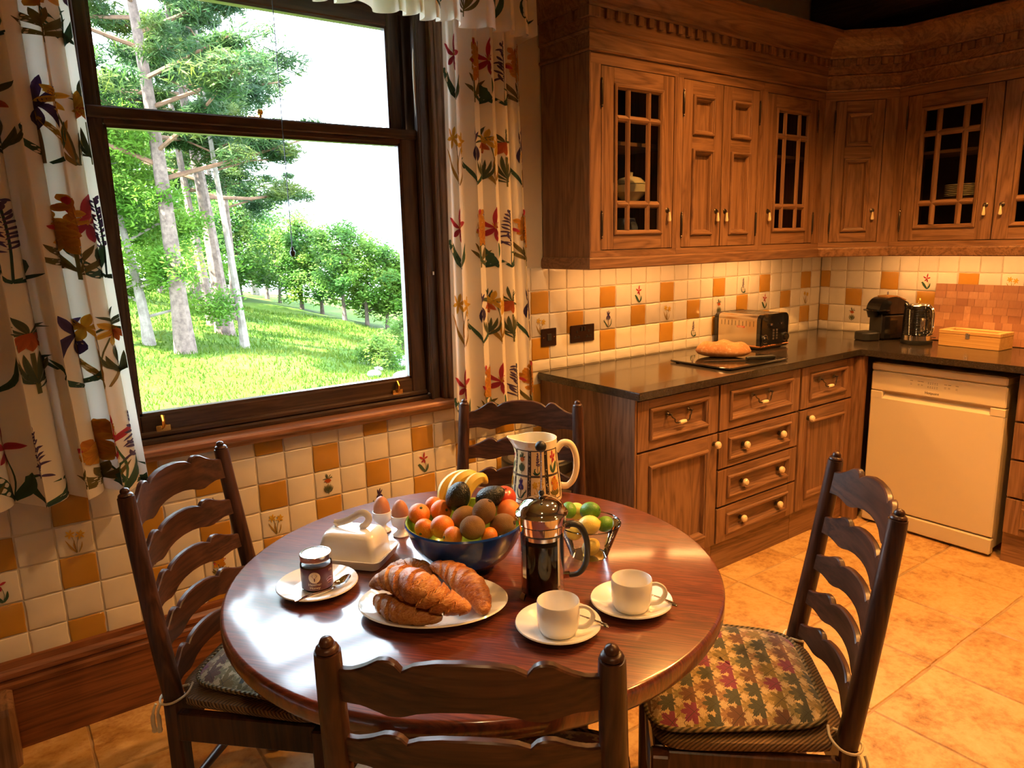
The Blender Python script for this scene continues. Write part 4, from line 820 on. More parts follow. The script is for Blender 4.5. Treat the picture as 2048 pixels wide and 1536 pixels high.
ins2, lc2, _, _ = leaf_layer(.5, .5, [(0, (.26, .18, .06)), (.4, (.24, .13, .055)), (.7, (.20, .16, .06))], .66)
we = t.noise(t.coords(False, (300, 300, 300)), 1, 2); bgc = t.mix(we, (.32, .22, .10), (.56, .43, .24)); l1 = t.math('LESS_THAN', t.math('ABSOLUTE', t.math('SUBTRACT', t.math('ABSOLUTE', fx), t.math('ABSOLUTE', t.math('ADD', fy, .06)))), .018)
shade = t.math('MULTIPLY', t.math('GREATER_THAN', t.math('SINE', t.math('MULTIPLY', s3.outputs[1], 1500)), .2), .16)
col_ = t.mix(inside, t.mix(ins2, bgc, lc2), lc); col_ = t.mix(shade, col_, (.09, .055, .03)); col_ = t.mix(t.math('MULTIPLY', l1, .8), col_, (.03, .025, .016)); t.set(color=col_, rough=.9, sheen=.2); t.bump(we, .4, .002); M['tapestry'] = t.m
t = NT('rope'); v = t.coords(False); sw = t.n('ShaderNodeTexWave', bands_direction='DIAGONAL'); sw.inputs['Scale'].default_value = 42; t.l(v, sw.inputs[0]); t.set(color=t.ramp(sw.outputs[1], [(.2, (.06, .045, .018)), (.7, (.24, .17, .07))]), rough=.85); t.bump(sw.outputs[1], .8, .004); M['rope'] = t.m
M['tie'] = plain('cream_tie', (.62, .52, .34), .9)
def outline(a):
    c_, s_ = cos(a), sin(a); e = .32; cx = math.copysign(abs(c_) ** e, c_); cy = math.copysign(abs(s_) ** e, s_); y = .213 + cy * .192; w_ = .178 + .055 * (y / .4); return cx * w_, y
def cushion_parts(t_):
    mb = MB()
    def top(u, v):
        x, y = outline(u * 2 * PI); r_ = v; h = .022 + .024 * (1 - r_ ** 5) ** .8; q = 1 - r_; h += .0028 * sin(x * r_ * 60 + 1) * sin(y * 45) * q; return (x * r_, .213 + (y - .213) * r_, h)
    def bot(u, v): x, y = outline(u * 2 * PI); return (x * v, .213 + (y - .213) * v, .003 + .019 * v ** 6)
    mb.grid(top, 64, 14, cu=True); mb.grid(bot, 64, 8, cu=True); mb.build('pad', M['tapestry'], t_)
    pts = [(outline(2 * PI * k / 96)[0] * 1.01, .213 + (outline(2 * PI * k / 96)[1] - .213) * 1.01, .022) for k in range(96)]; MB().tube(pts, .0055, 8, closed=True).build('rope_edge', M['rope'], t_)
    for s_ in (-1, 1):
        p = [(s_ * .172, .028, .016), (s_ * .2, .03, .006), (s_ * .233, .015, .002), (s_ * .238, -.012, .001), (s_ * .207, -.03, .001), (s_ * .18, -.012, .002), (s_ * .176, .02, .012)]; MB().tube(smooth_path(p, 4), .003, 6).build('tie_cord', M['tie'], t_)
        for dx in (0, .012): MB().tube(smooth_path([(s_ * .24, -.012 - dx, .001), (s_ * .246, -.016 - dx, -.014), (s_ * (.243 + dx * .5), -.018 - dx, -.04), (s_ * .248, -.016 - dx, -.066)], 4), [.003] * 6 + [.005] * 5 + [.0065, .005], 7).build('tie_tail', M['tie'], t_)
cl = {'left': 'leaf patterned tapestry cushion on the chair beside the curtain', 'far': 'leaf patterned tapestry cushion on the chair behind the jug', 'right': 'leaf patterned tapestry cushion on the pulled out chair near the dishwasher', 'near': 'leaf patterned tapestry cushion on the chair tucked beneath the croissant plate'}
pc = None
for k, (loc, rz) in CPOS.items():
    loc = (loc[0], loc[1], .4528)
    if pc is None: pc = thing('seat_cushion', cl[k], 'cushion', loc, rz, 'tapestry seat cushions'); cushion_parts(pc)
    else: copy_thing(pc, loc, rz, cl[k])

# ------------------------------------------------------------------ waste bin between the chair and the cabinet end
wbn = thing('waste_bin', 'round grey waste bin with black rim standing behind the chair against the cabinet end', 'bin', (-.245, -.215, 0))
MB().lathe([(0, 0), (.115, 0), (.12, .01), (.142, .57), (.14, .575), (.136, .57), (.115, .02), (0, .015)], 36).build('bin_body', plain('grey_bin', (.16, .13, .10), .4), wbn)
MB().lathe([(.138, .56), (.15, .56), (.153, .568), (.153, .60), (.148, .606), (.13, .606), (.12, .6)], 36).build('rim', M['matt'], wbn); MB().lathe([(.128, .603), (.12, .612), (.06, .63), (0, .634)], 30).build('lid', plain('bin_lid', (.22, .19, .15), .35), wbn)
# ------------------------------------------------------------------ breakfast on the table
TT = TZ + .0008
def face_cam(x, y): return math.atan2(CAM.y - y, CAM.x - x)
def saucer(name, label, cat, loc, Rr, h=.018, well=.55): 
    o = MB().lathe([(0, 0), (Rr * well, 0), (Rr * (well + .03), .002), (Rr * .97, h - .002), (Rr, h), (Rr * .985, h + .0022), (Rr * (well + .06), .006), (Rr * well, .0045), (0, .0045)], 48).build(name, M['white'], ang=60); o.location = loc; return tag(o, label, cat)
saucer('saucer', 'white side plate under the honey jar', 'plate', (-1.515, -1.058, TT), .087, .016)
# honey jar
hj = thing('honey_jar', 'small glass jar of heather honey with maroon label and metal lid', 'jar', (-1.514, -1.056, TT + .005)); JR = .0335
MB().lathe([(0, 0), (JR - .004, 0), (JR, .004), (JR, .058), (JR - .002, .063), (JR - .005, .066), (JR - .005, .07)], 36).build('glass_jar', M['glass'], hj)
MB().lathe([(0, .003), (JR - .004, .003), (JR - .002, .006), (JR - .002, .055), (0, .055)], 28).build('honey', plain('dark_honey', (.10, .045, .01), .25), hj)
MB().lathe([(JR - .004, .0665), (JR - .0005, .0665), (JR, .068), (JR, .078), (JR - .001, .0795), (JR - .004, .0800), (JR - .006, .0788), (0, .0788)], 40).build('lid', plain('tin_lid', (.86, .86, .86), .16, 1), hj, ang=30)
aj = face_cam(-1.514, -1.056)
lb = MB().lathe([(JR + .0003, .006), (JR + .0003, .053)], 60, (0, 0, 0), 0, 'z', aj - R(150), aj + R(150)).build('label_band', plain('maroon_paper', (.085, .012, .025), .35, coat=.4), hj, norm=False)
def wrap_text(body, size, parent, r, a_mid, z, mat, name='lettering'):
    me = text_mesh(body, size, name, ext=0)
    for v_ in me.vertices: a_ = a_mid + v_.co.x / r; v_.co = Vector((r * cos(a_), r * sin(a_), z + v_.co.y))
    me.materials.append(mat); return link(name, me, parent)
M['paper'] = plain('cream_ink', (.78, .66, .50), .5)
am = aj - R(10)
wrap_text('Heather', .0085, lb, JR + .0006, am, .0175, M['paper']); wrap_text('Honey', .0085, lb, JR + .0006, am, .0100, M['paper'])
wrap_text('225g', .006, lb, JR + .0006, aj + R(55), .044, M['paper'])
def wrap(mb, pts): return mb
def disc_wrap(r, cz, rad, a_mid, n=28):
    return MB().grid(lambda u, v: (r * cos(a_mid + v * rad * cos(2 * PI * u) / r), r * sin(a_mid + v * rad * cos(2 * PI * u) / r), cz + v * rad * sin(2 * PI * u)), n, 6, cu=True)
em = disc_wrap(JR + .0006, .0355, .0125, am).build('emblem', M['paper'], lb, norm=False)
stag = [([(0, -.6), (0, -.3), (0, -.02)], [.12, .2, .2], (.085, .012, .025), (.085, .012, .025))] + [([(s_ * .05, -.02), (s_ * .2, .12), (s_ * .36, .38), (s_ * .30, .74)], [.05, .05, .03], (.085, .012, .025), None) for s_ in (-1, 1)] + [([(s_ * .30, .28), (s_ * .46, .36), (s_ * .56, .52)], [.04, .02], (.085, .012, .025), None) for s_ in (-1, 1)] + [([(s_ * .34, .48), (s_ * .20, .58)], [.035, .02], (.085, .012, .025), None) for s_ in (-1, 1)]
stag = [(a, b, c_, c_) for a, b, c_, d in stag]
link('stag_head', flower_mesh('stag_head', stag, lambda x, y, e: ((JR + .0011 + e * .5) * cos(am + x * .0125 / JR), (JR + .0011 + e * .5) * sin(am + x * .0125 / JR), .0345 + y * .0125), print_mat('label_ink', .5)), em)
link('honeycomb_print', flower_mesh('honeycomb_print', [([(-.5, .1), (0, .3), (.5, .1)], [.1, .1], (.25, .12, .2), (.5, .4, .6)), ([(-.4, -.1), (0, .0), (.45, -.1)], [.12, .12], (.5, .4, .6), (.6, .2, .3)), ([(-.3, -.3), (.3, -.3)], [.06, .06], (.6, .4, .2), (.5, .1, .1))], lambda x, y, e: ((JR + .0006 + e * .5) * cos(aj + R(48) + x * .018 / JR), (JR + .0006 + e * .5) * sin(aj + R(48) + x * .018 / JR), .024 + y * .02), print_mat('label_ink_2', .4)), lb)
def spoon(name, label, p0, p1, rise0=0, rise1=0, bowl=True):
    p0, p1 = Vector(p0), Vector(p1); d = p1 - p0; L = d.length; rz = math.atan2(d.y, d.x); t_ = thing(name, label, 'spoon', p0, rz); dz = d.z
    if bowl:
        def bf(u, v): a = u * 2 * PI; return (.022 + cos(a) * .022 * v, sin(a) * .014 * v, .0005 + .006 * (v * v))
        MB().grid(bf, 20, 5, cu=True).build('bowl', M['chrome'], t_, norm=False)
    pts = [(.042, 0, .0065), (.055, 0, .008), (L * .6, 0, .008 + dz * .5), (L * .85, 0, .007 + dz * .8), (L, 0, .006 + dz)] if bowl else [(0, 0, .002), (L * .3, 0, .003), (L * .7, 0, .003 + dz * .6), (L, 0, .002 + dz)]
    MB().tube(smooth_path(pts, 4), [.0022] * 6 + [.0028] * 5 + [.004] * 4 + [.0055, .003][:max(0, 4 * (len(pts) - 1) + 1 - 15)] if bowl else .003, 8, flat=1.6).build('handle', M['steel'], t_); return t_
# knife/spoon beside the jar
t_ = thing('honey_spoon', 'silver spoon lying across the honey jar plate', 'spoon', (-1.5866, -1.1177, TT + .0165), math.atan2(.035, .141)); MB().tube(smooth_path([(0, 0, .002), (.04, 0, .0), (.085, 0, -.006), (.1, 0, -.006)], 4), [.0035, .0038, .004, .004, .0035] + [.003] * 8, 8, flat=.6, upv=(0, 1, 0)).build('handle', M['chrome'], t_)
def bf(u, v): a = u * 2 * PI; return (.119 + cos(a) * .022 * v, sin(a) * .0135 * v, -.0065 + .007 * v * v + .008 * max(0, cos(a)) * v)
MB().grid(bf, 20, 5, cu=True).build('bowl', M['chrome'], t_, norm=False)
# butter dish
bdish = thing('butter_dish', 'white rectangular covered butter dish with looped handle', 'butter dish', (-1.3855, -.9665, TT), R(-50.3))
def rr_loft(mb, levels, n=6):
    k = None; vs = []
    for hx, hy, r, z in levels: o_ = rrect(-hx, hx, -hy, hy, r, n); k = len(o_); vs += [(x, y, z) for x, y in o_]
    fs = [[j * k + i, j * k + (i + 1) % k, (j + 1) * k + (i + 1) % k, (j + 1) * k + i] for j in range(len(levels) - 1) for i in range(k)] + [list(range(k))[::-1], list(range((len(levels) - 1) * k, len(levels) * k))]
    return mb.add(vs, fs, 0, True)
rr_loft(MB(), [(.072, .051, .012, 0), (.077, .056, .014, .002), (.084, .062, .016, .020), (.085, .063, .016, .0225), (.083, .061, .016, .0235), (.064, .044, .012, .007)]).build('base_tray', M['white'], bdish, ang=45)
rr_loft(MB(), [(.068, .047, .013, .0085), (.069, .048, .013, .012), (.0665, .0455, .014, .045), (.062, .041, .016, .064), (.056, .036, .016, .0715), (.046, .027, .014, .0745)]).build('cover', M['white'], bdish, ang=55)
bdish.scale = (1.05, 1.05, 1.05); MB().tube(smooth_path([(-.040, 0, .0745), (-.046, 0, .082), (-.038, 0, .083), (-.012, 0, .092), (.018, 0, .110), (.034, 0, .1085), (.038, 0, .096), (.03, 0, .084), (.022, 0, .079), (.028, 0, .0745)], 5), .0028, 10, flat=2.9).build('loop_handle', M['white'], bdish)
# eggs
for (x, y), lab, la2 in (((-1.258, -.852), 'white egg cup half behind the butter dish', 'brown egg in the cup half behind the butter dish'), ((-1.233, -.907), 'white egg cup between the butter dish and the fruit bowl', 'brown egg in the cup nearest the fruit bowl')):
    o = MB().lathe([(0, 0), (.021, 0), (.0215, .002), (.012, .010), (.009, .016), (.012, .021), (.021, .028), (.0245, .038), (.0245, .054), (.0225, .0545), (.0205, .04), (.014, .028), (0, .024)], 28).build('egg_cup', M['white']); o.location = (x, y, TT); tag(o, lab, 'egg cup', 'egg cups')
    mb = MB(); prof = [(.0215 * sin(R(a)) * (1 - .10 * -cos(R(a))) if True else 0, .029 * -cos(R(a)) * (1 if a < 90 else 1.12)) for a in range(0, 181, 12)]
    o = mb.lathe([(max(0, r_), z) for r_, z in prof], 24).build('egg', mottled('egg_shell', (.42, .15, .06), (.50, .20, .085), 30, .5)); o.location = (x, y, TT + .0615); tag(o, la2, 'egg', 'boiled eggs')
# fruit bowl
BCX, BCY = -1.2, -1.164
fb = thing('fruit_bowl', 'deep blue glazed fruit bowl with lime green inside', 'bowl', (BCX, BCY, TT)); po = [(0, 0), (.052, 0), (.054, .004), (.075, .014), (.1, .036), (.120, .066), (.131, .098), (.1355, .108), (.1365, .112), (.134, .116)]
MB().lathe(po, 56).build('blue_outside', plain('blue_glaze', (.012, .05, .24), .14, coat=.3), fb); MB().lathe([(.134, .116), (.130, .114), (.125, .1), (.113, .066), (.094, .04), (.07, .02), (0, .010)], 56).build('green_inside', plain('lime_glaze', (.26, .42, .05), .15, coat=.5), fb)
DB = (Vector((BCX, BCY, .83)) - CAM).dot(FW)
def fruit(name, label, cat, grp, px, py, dd, ax, mat, rot=(0, 0, 0), stemv=None, seed=0, DBB=None, wob=.02):
    p = at(px, py, (DBB or DB) + dd); g = random.Random(seed); ph = [g.uniform(0, 6) for _ in range(4)]; mb = MB()
    def f(u, v):
        a = u * 2 * PI; b = v * PI; r_ = 1 + wob * sin(2 * a + ph[0]) * sin(b) + wob * .6 * sin(3 * b + ph[1]); w_ = 1 + (ax[3] if len(ax) > 3 else 0) * cos(b); s_ = .08 if cat in ('satsuma', 'apple') else 0; z = cos(b) * (1 - s_ * math.exp(-(b / .35) ** 2)); return (ax[0] * sin(b) * cos(a) * r_ * w_, ax[1] * sin(b) * sin(a) * r_ * w_, ax[2] * z * r_)
    mb.grid(f, 24, 16, cu=True); o = mb.build(name, mat); o.location = p; o.rotation_euler = rot; tag(o, label, cat, grp)
    if stemv: c_ = MB().lathe([(.0, stemv[0] + .002), (stemv[1], stemv[0] + .001), (stemv[1] * 1.2, stemv[0] - .002)], 8).build('stem_end', stemv[2], o)
    return o
def peel(name, c1, c2, bs=140, rough=.4, bump=.35, sc=4, coat=0):
    t = NT(name); v = t.coords(); t.set(color=t.ramp(t.noise(v, sc * 8, 3), [(.35, c1), (.65, c2)]), rough=rough, coat=coat, crough=.3); t.bump(t.noise(v, bs * 3, 2), bump, .0025); return t.m
ORN = peel('orange_peel', (.72, .17, .012), (.80, .24, .02)); KIW = peel('kiwi_skin', (.17, .08, .018), (.28, .15, .04), 300, .95, .7, 3); AVO = peel('avocado_skin', (.008, .010, .006), (.022, .024, .012), 90, .35, 1.0, 3); APP = peel('apple_skin', (.42, .02, .02), (.6, .12, .05), 40, .25, .05, 2, .3); MAN = peel('peach_skin', (.62, .12, .03), (.74, .28, .05), 60, .5, .15, 1.2); GRNB = plain('stem_green', (.07, .09, .02), .8); BRNB = plain('stem_brown', (.05, .025, .01), .9)
SLAB = ['bright satsuma on the bowl rim beside the egg cups', 'bright satsuma touching the upright avocado', 'large bright satsuma resting beside the fuzzy front kiwi', 'satsuma tucked under the one on the rim by the egg cups', 'low satsuma peeping over the rim beside the front kiwi', 'small satsuma wedged low between two kiwis', 'satsuma mostly hidden behind the others near the bananas']
KLAB = ['kiwi resting on the bowl rim above the croissants', 'kiwi half hidden behind the kiwi on the rim', 'kiwi standing below the tilted avocado', 'greenish brown kiwi touching the orange red blushed fruit']
LLAB = ['largest green lime on top in the small glass bowl', 'small green lime leaning on the glass rim towards the cabinets', 'green lime half hidden behind the cafetiere']
MLAB = ['yellow lemon between the two visible limes in the glass bowl', 'yellow lemon behind the cafetiere at the back of the glass bowl', 'yellow lemon low against the glass behind the cafetiere handle', 'yellow lemon at the bottom of the glass bowl']
sl = 'small bright orange satsuma in the blue fruit bowl'; kl = 'fuzzy brown kiwi fruit in the blue fruit bowl'
for i, (a, b, dd, r_) in enumerate(((838.5, 1028.4, -.0008, .0255), (882, 1021.2, .0242, .0255), (884.2, 1053.4, -.0619, .0265), (849.5, 1057.8, -.037, .0235), (905.2, 1074.3, -.0979, .023), (978.7, 1072.5, -.0807, .02), (867.9, 1011.9, .0621, .022))): fruit('satsuma', SLAB[i], 'satsuma', 'satsumas in the fruit bowl', a, b, dd, (r_, r_, r_ * .9), ORN, (R(30 + 40 * i), R(25 * i), 0), (r_ * .86, .003, GRNB), i)
for i, (a, b, dd, ry, rz) in enumerate(((945.2, 1055.2, -.1029, R(95), R(20)), (928.5, 1035.9, -.0248, R(60), R(-30)), (967.8, 1023.8, -.0564, R(30), R(-50)), (1005.6, 1050.6, -.0493, R(70), R(-60)))): fruit('kiwi', KLAB[i], 'kiwi', 'kiwi fruits in the fruit bowl', a, b, dd, (.0255, .0255, .031), KIW, (0, ry, rz), (.0305, .0045, BRNB), i + 10)
fruit('peach', 'orange red blushed fruit at the cafetiere side of the blue bowl', 'fruit', None, 1017.1, 1023, -.0021, (.028, .028, .027), MAN, seed=31); fruit('apple', 'red apple half hidden behind an avocado in the blue bowl', 'apple', None, 1007.9, 995.8, .0502, (.03, .03, .028), APP, (R(20), 0, 0), (.026, .002, BRNB), 32)
fruit('avocado', 'dark avocado standing upright on the satsumas', 'avocado', 'avocados', 916.7, 992.3, .0056, (.0275, .0275, .036, -.12), AVO, (R(15), R(15), 0), (.0355, .003, BRNB), 33); fruit('avocado', 'dark avocado lying tilted against the red apple', 'avocado', 'avocados', 981, 994, .006, (.025, .025, .037, -.2), AVO, (0, R(62), R(-36)), (.0365, .003, BRNB), 34)
BAN = peel('banana_skin', (.66, .42, .045), (.76, .52, .08), 20, .5, .05, 2)
for i, (lab, pts, dd) in enumerate((('yellow banana at the window side of the bunch', [(884, 1020), (886, 985), (902, 962), (930, 950), (952, 955)], .088), ('yellow banana in the middle of the bunch', [(905, 1018), (905, 985), (920, 960), (942, 950), (958, 958)], .064), ('yellow banana with its fat end up beside the avocado', [(930, 1015), (934, 985), (945, 965), (962, 956), (974, 966)], .0455))):
    P = [at(a, b, DB + dd + .012 * k) for k, (a, b) in enumerate(pts)]; sp = smooth_path(P, 4); o0 = P[0]; mb = MB().tube([p - o0 for p in sp], [interp([.006, .012, .0155, .017, .0165, .012, .004], k / (len(sp) - 1)) for k in range(len(sp))], 7); o = mb.build('banana', BAN, ang=50); o.location = o0; tag(o, lab, 'banana', 'bananas in the fruit bowl')
# glass bowl with lemons and limes
GX, GY = -.94, -1.297; gb = thing('glass_bowl', 'small ribbed clear glass bowl of lemons and limes', 'bowl', (GX, GY, TT)); pf = [(0, .0), (.042, .0), (.046, .004)]
for k in range(8): z = .008 + k * .0085; pf += [(.0475 + .0255 * k / 8, z), (.0468 + .0255 * (k + .5) / 8, z + .0045)]
pf += [(.0735, .079), (.0745, .081)]
t = NT('bowl_glass'); t.set(color=(.93, .97, .97), rough=.0, trans=1.0, ior=1.45); MB().lathe(pf, 48).build('glass_body', glass_mat('bowl_glass_thin', (.90, .93, .93), 1.8), gb, ang=30); MB().tube([(.0735 * cos(2 * PI * k / 48), .0735 * sin(2 * PI * k / 48), .0805) for k in range(48)], .0016, 8, closed=True).build('rim', glass_mat('rim_glass', (.75, .8, .8), 2.2), gb)
LIM = peel('lime_peel', (.06, .20, .012), (.14, .32, .025)); LEM = peel('lemon_peel', (.68, .46, .06), (.78, .60, .12)); DG = (Vector((GX, GY, .82)) - CAM).dot(FW)
for i, (a, b, dd, r_, rz) in enumerate(((1180.5, 1022, -.0013, .0235, 20), (1210, 1048, -.017, .0195, 80), (1137.7, 1020, .0045, .0195, 140))): fruit('lime', LLAB[i], 'lime', 'limes in the glass bowl', a, b, dd, (r_ * .93, r_ * .93, r_ * 1.08), LIM, (R(70), 0, R(rz)), (r_ * 1.07, .003, GRNB), i + 50, DG)
for i, (a, b, dd, r_, rz) in enumerate(((1177.2, 1050.9, -.0391, .0255, 60), (1152.1, 1022, .0381, .0225, 10), (1149.8, 1060.1, -.0059, .024, 110), (1182, 1094, .003, .022, 100))): fruit('lemon', MLAB[i], 'lemon', 'lemons in the glass bowl', a, b, dd, (r_ * .9, r_ * .9, r_ * 1.1), LEM, (R(75), 0, R(rz)), (r_ * 1.09, .004, LEM), i + 60, DG)
# cafetiere
ca = thing('cafetiere', 'glass cafetiere of black coffee in a chrome frame', 'cafetiere', (-1.143, -1.376, TT)); CR = .0455
MB().lathe([(CR - .003, .008), (CR, .012), (CR, .158), (CR + .003, .168)], 40).build('glass_beaker', M['glass'], ca); MB().lathe([(0, .009), (CR - .004, .009), (CR - .0025, .012), (CR - .0025, .118), (0, .118)], 36).build('coffee', plain('black_coffee', (.008, .0035, .0015), .08), ca)
MB().lathe([(.003, .128), (CR - .003, .128), (CR - .003, .136), (.003, .136)], 36).build('plunger_disc', M['steel'], ca)
MB().lathe([(CR + .0005, .142), (CR + .0018, .142), (CR + .0018, .157), (CR + .0005, .157)], 40).build('frame_band', M['chrome'], ca); MB().lathe([(CR - .002, .158), (CR + .004, .160), (CR + .005, .178), (CR + .0035, .1785), (CR - .004, .176)], 40).build('collar', M['chrome'], ca)
MB().lathe([(CR + .0065, .1785), (CR + .0095, .1805), (CR + .0075, .1835), (CR + .0045, .185), (CR + .003, .190), (CR - .002, .1985), (CR - .011, .206), (.022, .2115), (.010, .214), (0, .2145)], 44).build('lid', M['chrome'], ca, ang=60)
MB().cyl((0, 0, .13), (0, 0, .315), .0024, 8).build('plunger_rod', M['steel'], ca); MB().lathe([(0, .214), (.0045, .216), (.0065, .222), (.004, .227), (.0, .227)], 14).build('rod_boss', M['matt'], ca); MB().lathe([(0, .31)] + [(.0118 * sin(R(a)), .3205 - .0118 * cos(R(a))) for a in range(20, 181, 20)], 20).build('plunger_knob', M['matt'], ca)
hdir = Vector((RT.x, RT.y, 0)).normalized(); base_a = math.atan2(hdir.y, hdir.x)
for k, da in enumerate((55, 125, 215, 325)):
    a = base_a + R(da); u = Vector((cos(a), sin(a), 0)); w_ = Vector((-u.y, u.x, 0)); mb = MB(); vs = []
    for r_, z, hw in ((CR + .001, .143, .006), (CR + .0015, .02, .006), (CR + .003, .012, .007), (CR + .009, .001, .008), (CR + .011, .0, .008), (CR + .011, .002, .008), (CR + .005, .014, .006)): vs += [u * r_ + w_ * hw + Vector((0, 0, z)), u * r_ - w_ * hw + Vector((0, 0, z))]
    mb.add(vs, [[2 * i, 2 * i + 1, 2 * i + 3, 2 * i + 2] for i in range(6)], 0, False); mb.build('frame_leg', M['chrome'], ca, norm=False)
MB().tube(smooth_path([hdir * r_ + Vector((0, 0, z)) for r_, z in ((CR + .003, .150), (CR + .018, .153), (CR + .034, .146), (CR + .046, .122), (CR + .049, .09), (CR + .044, .06), (CR + .03, .042), (CR + .01, .038))], 5), .0075, 12, flat=.75).build('handle', M['matt'], ca)
for z in (.15, .038): MB().box(-.004, .014, -.006, .006, z - .007, z + .007, 0, .002).build('handle_mount', M['chrome'], ca).matrix_local = Matrix.Translation(hdir * (CR - .001)) @ Matrix.Rotation(base_a, 4, 'Z')
a_st = base_a - R(42); st = MB().lathe([(CR + .0006, .03), (CR + .0006, .135)], 8, (0, 0, 0), 0, 'z', a_st - .12, a_st + .12).build('paper_sticker', M['paper'], ca, norm=False); MB().lathe([(CR + .0006, .05), (CR + .0006, .13)], 8, (0, 0, 0), 0, 'z', a_st + .16, a_st + .5).build('printed_sticker', plain('dark_sticker', (.05, .03, .03), .5), ca, norm=False)
sp_ = -hdir * (CR + .003); MB().tube([-hdir * (CR - .002) + Vector((0, 0, .168)), -hdir * (CR + .008) + Vector((0, 0, .1735))], [.010, .004], 10).build('spout', M['chrome'], ca)
# flowery jug
JX, JY = -.79, -.905; jg = thing('jug', 'tall cream jug printed with panels of garden flowers', 'jug', (JX, JY, TT)); JH = .178; jdir = base_a + R(6); sdir = jdir + PI
def jr(z): return interp([.0735, .0725, .0705, .068, .0655, .063, .061, .060, .0605], z / JH)
def js(u, z, off=0):
    a = u; r_ = jr(z) + off; k = max(0, cos(a - sdir)); lip = max(0, (z - JH * .78) / (JH * .22)); r_ += (k ** 10) * .024 * lip ** 1.5; return (r_ * cos(a), r_ * sin(a), z + .006 * (k ** 8) * lip ** 2)
mb = MB().grid(lambda u, v: js(u * 2 * PI, v * JH), 64, 22, cu=True); mb.grid(lambda u, v: js(u * 2 * PI, JH - v * (JH - .01), -.004 - .0 * v), 64, 12, cu=True); mb.grid(lambda u, v: js(u * 2 * PI, JH, -.004 * v), 64, 1, cu=True); mb.lathe([(0, .002), (.0735, .0)], 40); mb.lathe([(0, .01), (.066, .01)], 40); mb.build('body', M['cream'], jg, norm=False)
MB().tube(smooth_path([Vector((cos(jdir) * r_, sin(jdir) * r_, z)) for r_, z in ((.058, .135), (.078, .158), (.102, .152), (.116, .12), (.118, .08), (.108, .045), (.09, .028), (.07, .03))], 5), [.008] * 6 + [.0075] * 24 + [.0085] * 6, 12, flat=1.25).build('handle', M['cream'], jg)
DK = plain('jug_border', (.03, .022, .018), .3); NP = 7; span = 2 * PI - 1.0; a0 = jdir + .5
kinds = ['wallflower', 'lily', 'iris', 'imperial', 'daffodil', 'hyacinth']; PANEL = plain('panel_cream', (.74, .56, .28), .2, coat=.4)
for i in range(NP):
    ac = a0 + span * (i + .5) / NP; hw = span / NP / 2
    for row, (z0, z1) in enumerate(((.012, .078), (.084, .152))):
        MB().grid(lambda u, v: js(ac - hw * .78 + 2 * hw * .78 * u, z0 + (z1 - z0) * v, .0005), 6, 4).build('panel', PANEL, jg, norm=False)
        mb = MB()
        for (ua, ub, va, vb) in ((-.88, -.79, 0, 1), (.79, .88, 0, 1), (-.88, .88, -.04, .0), (-.88, .88, 1, 1.04)): mb.grid(lambda u, v: js(ac + hw * (ua + (ub - ua) * u), z0 + (z1 - z0) * (va + (vb - va) * v), .0007), 6, 4)
        mb.build('panel_frame', DK, jg, norm=False)
        link('flower_panel', flower_mesh('flower_panel', flower(kinds[(i * 2 + row) % 6], i), lambda x, y, e: js(ac - x * hw * 1.75, z0 + (z1 - z0) * (.04 + .93 * y), .0009 + e), M['print_tile'], 4, .00002, 1.5), jg)
    MB().grid(lambda u, v: js(ac + hw * (.88 + .24 * u), .010 + .144 * v, .0006), 3, 8).build('border_column', mottled('ornate_border', (.02, .015, .012), (.5, .38, .2), 160, .3, lo=.52, hi=.6), jg, norm=False)
# croissants
pl = thing('croissant_plate', 'white oval plate piled with croissants', 'plate', (-1.3605, -1.2915, TT), base_a); mb = MB(); mb.T = Matrix.Scale(.74, 4, (0, 1, 0)); mb.lathe([(0, 0), (.095, 0), (.1, .003), (.146, .018), (.152, .020), (.149, .0225), (.102, .0075), (.095, .005), (0, .005)], 64); mb.build('plate_body', M['white'], pl, ang=60)
t = NT('croissant_crust'); v = t.coords(); n1 = t.noise(v, 16, 4, .6); n2 = t.noise(v, 75, 4, .7, .8); n3 = t.noise(t.coords(True, (60, 260, 260)), 1, 3, .6, .6)
t.set(color=t.ramp(t.math('ADD', t.math('MULTIPLY', n1, .5), t.math('MULTIPLY', n3, .5)), [(.36, (.26, .06, .010)), (.5, (.50, .17, .028)), (.64, (.70, .36, .10))]), rough=t.ramp(n2, [(.3, (.28,) * 3), (.7, (.6,) * 3)]), coat=.2, crough=.3); t.bump(t.math('ADD', n3, n2), .7, .004); M['crust'] = t.m
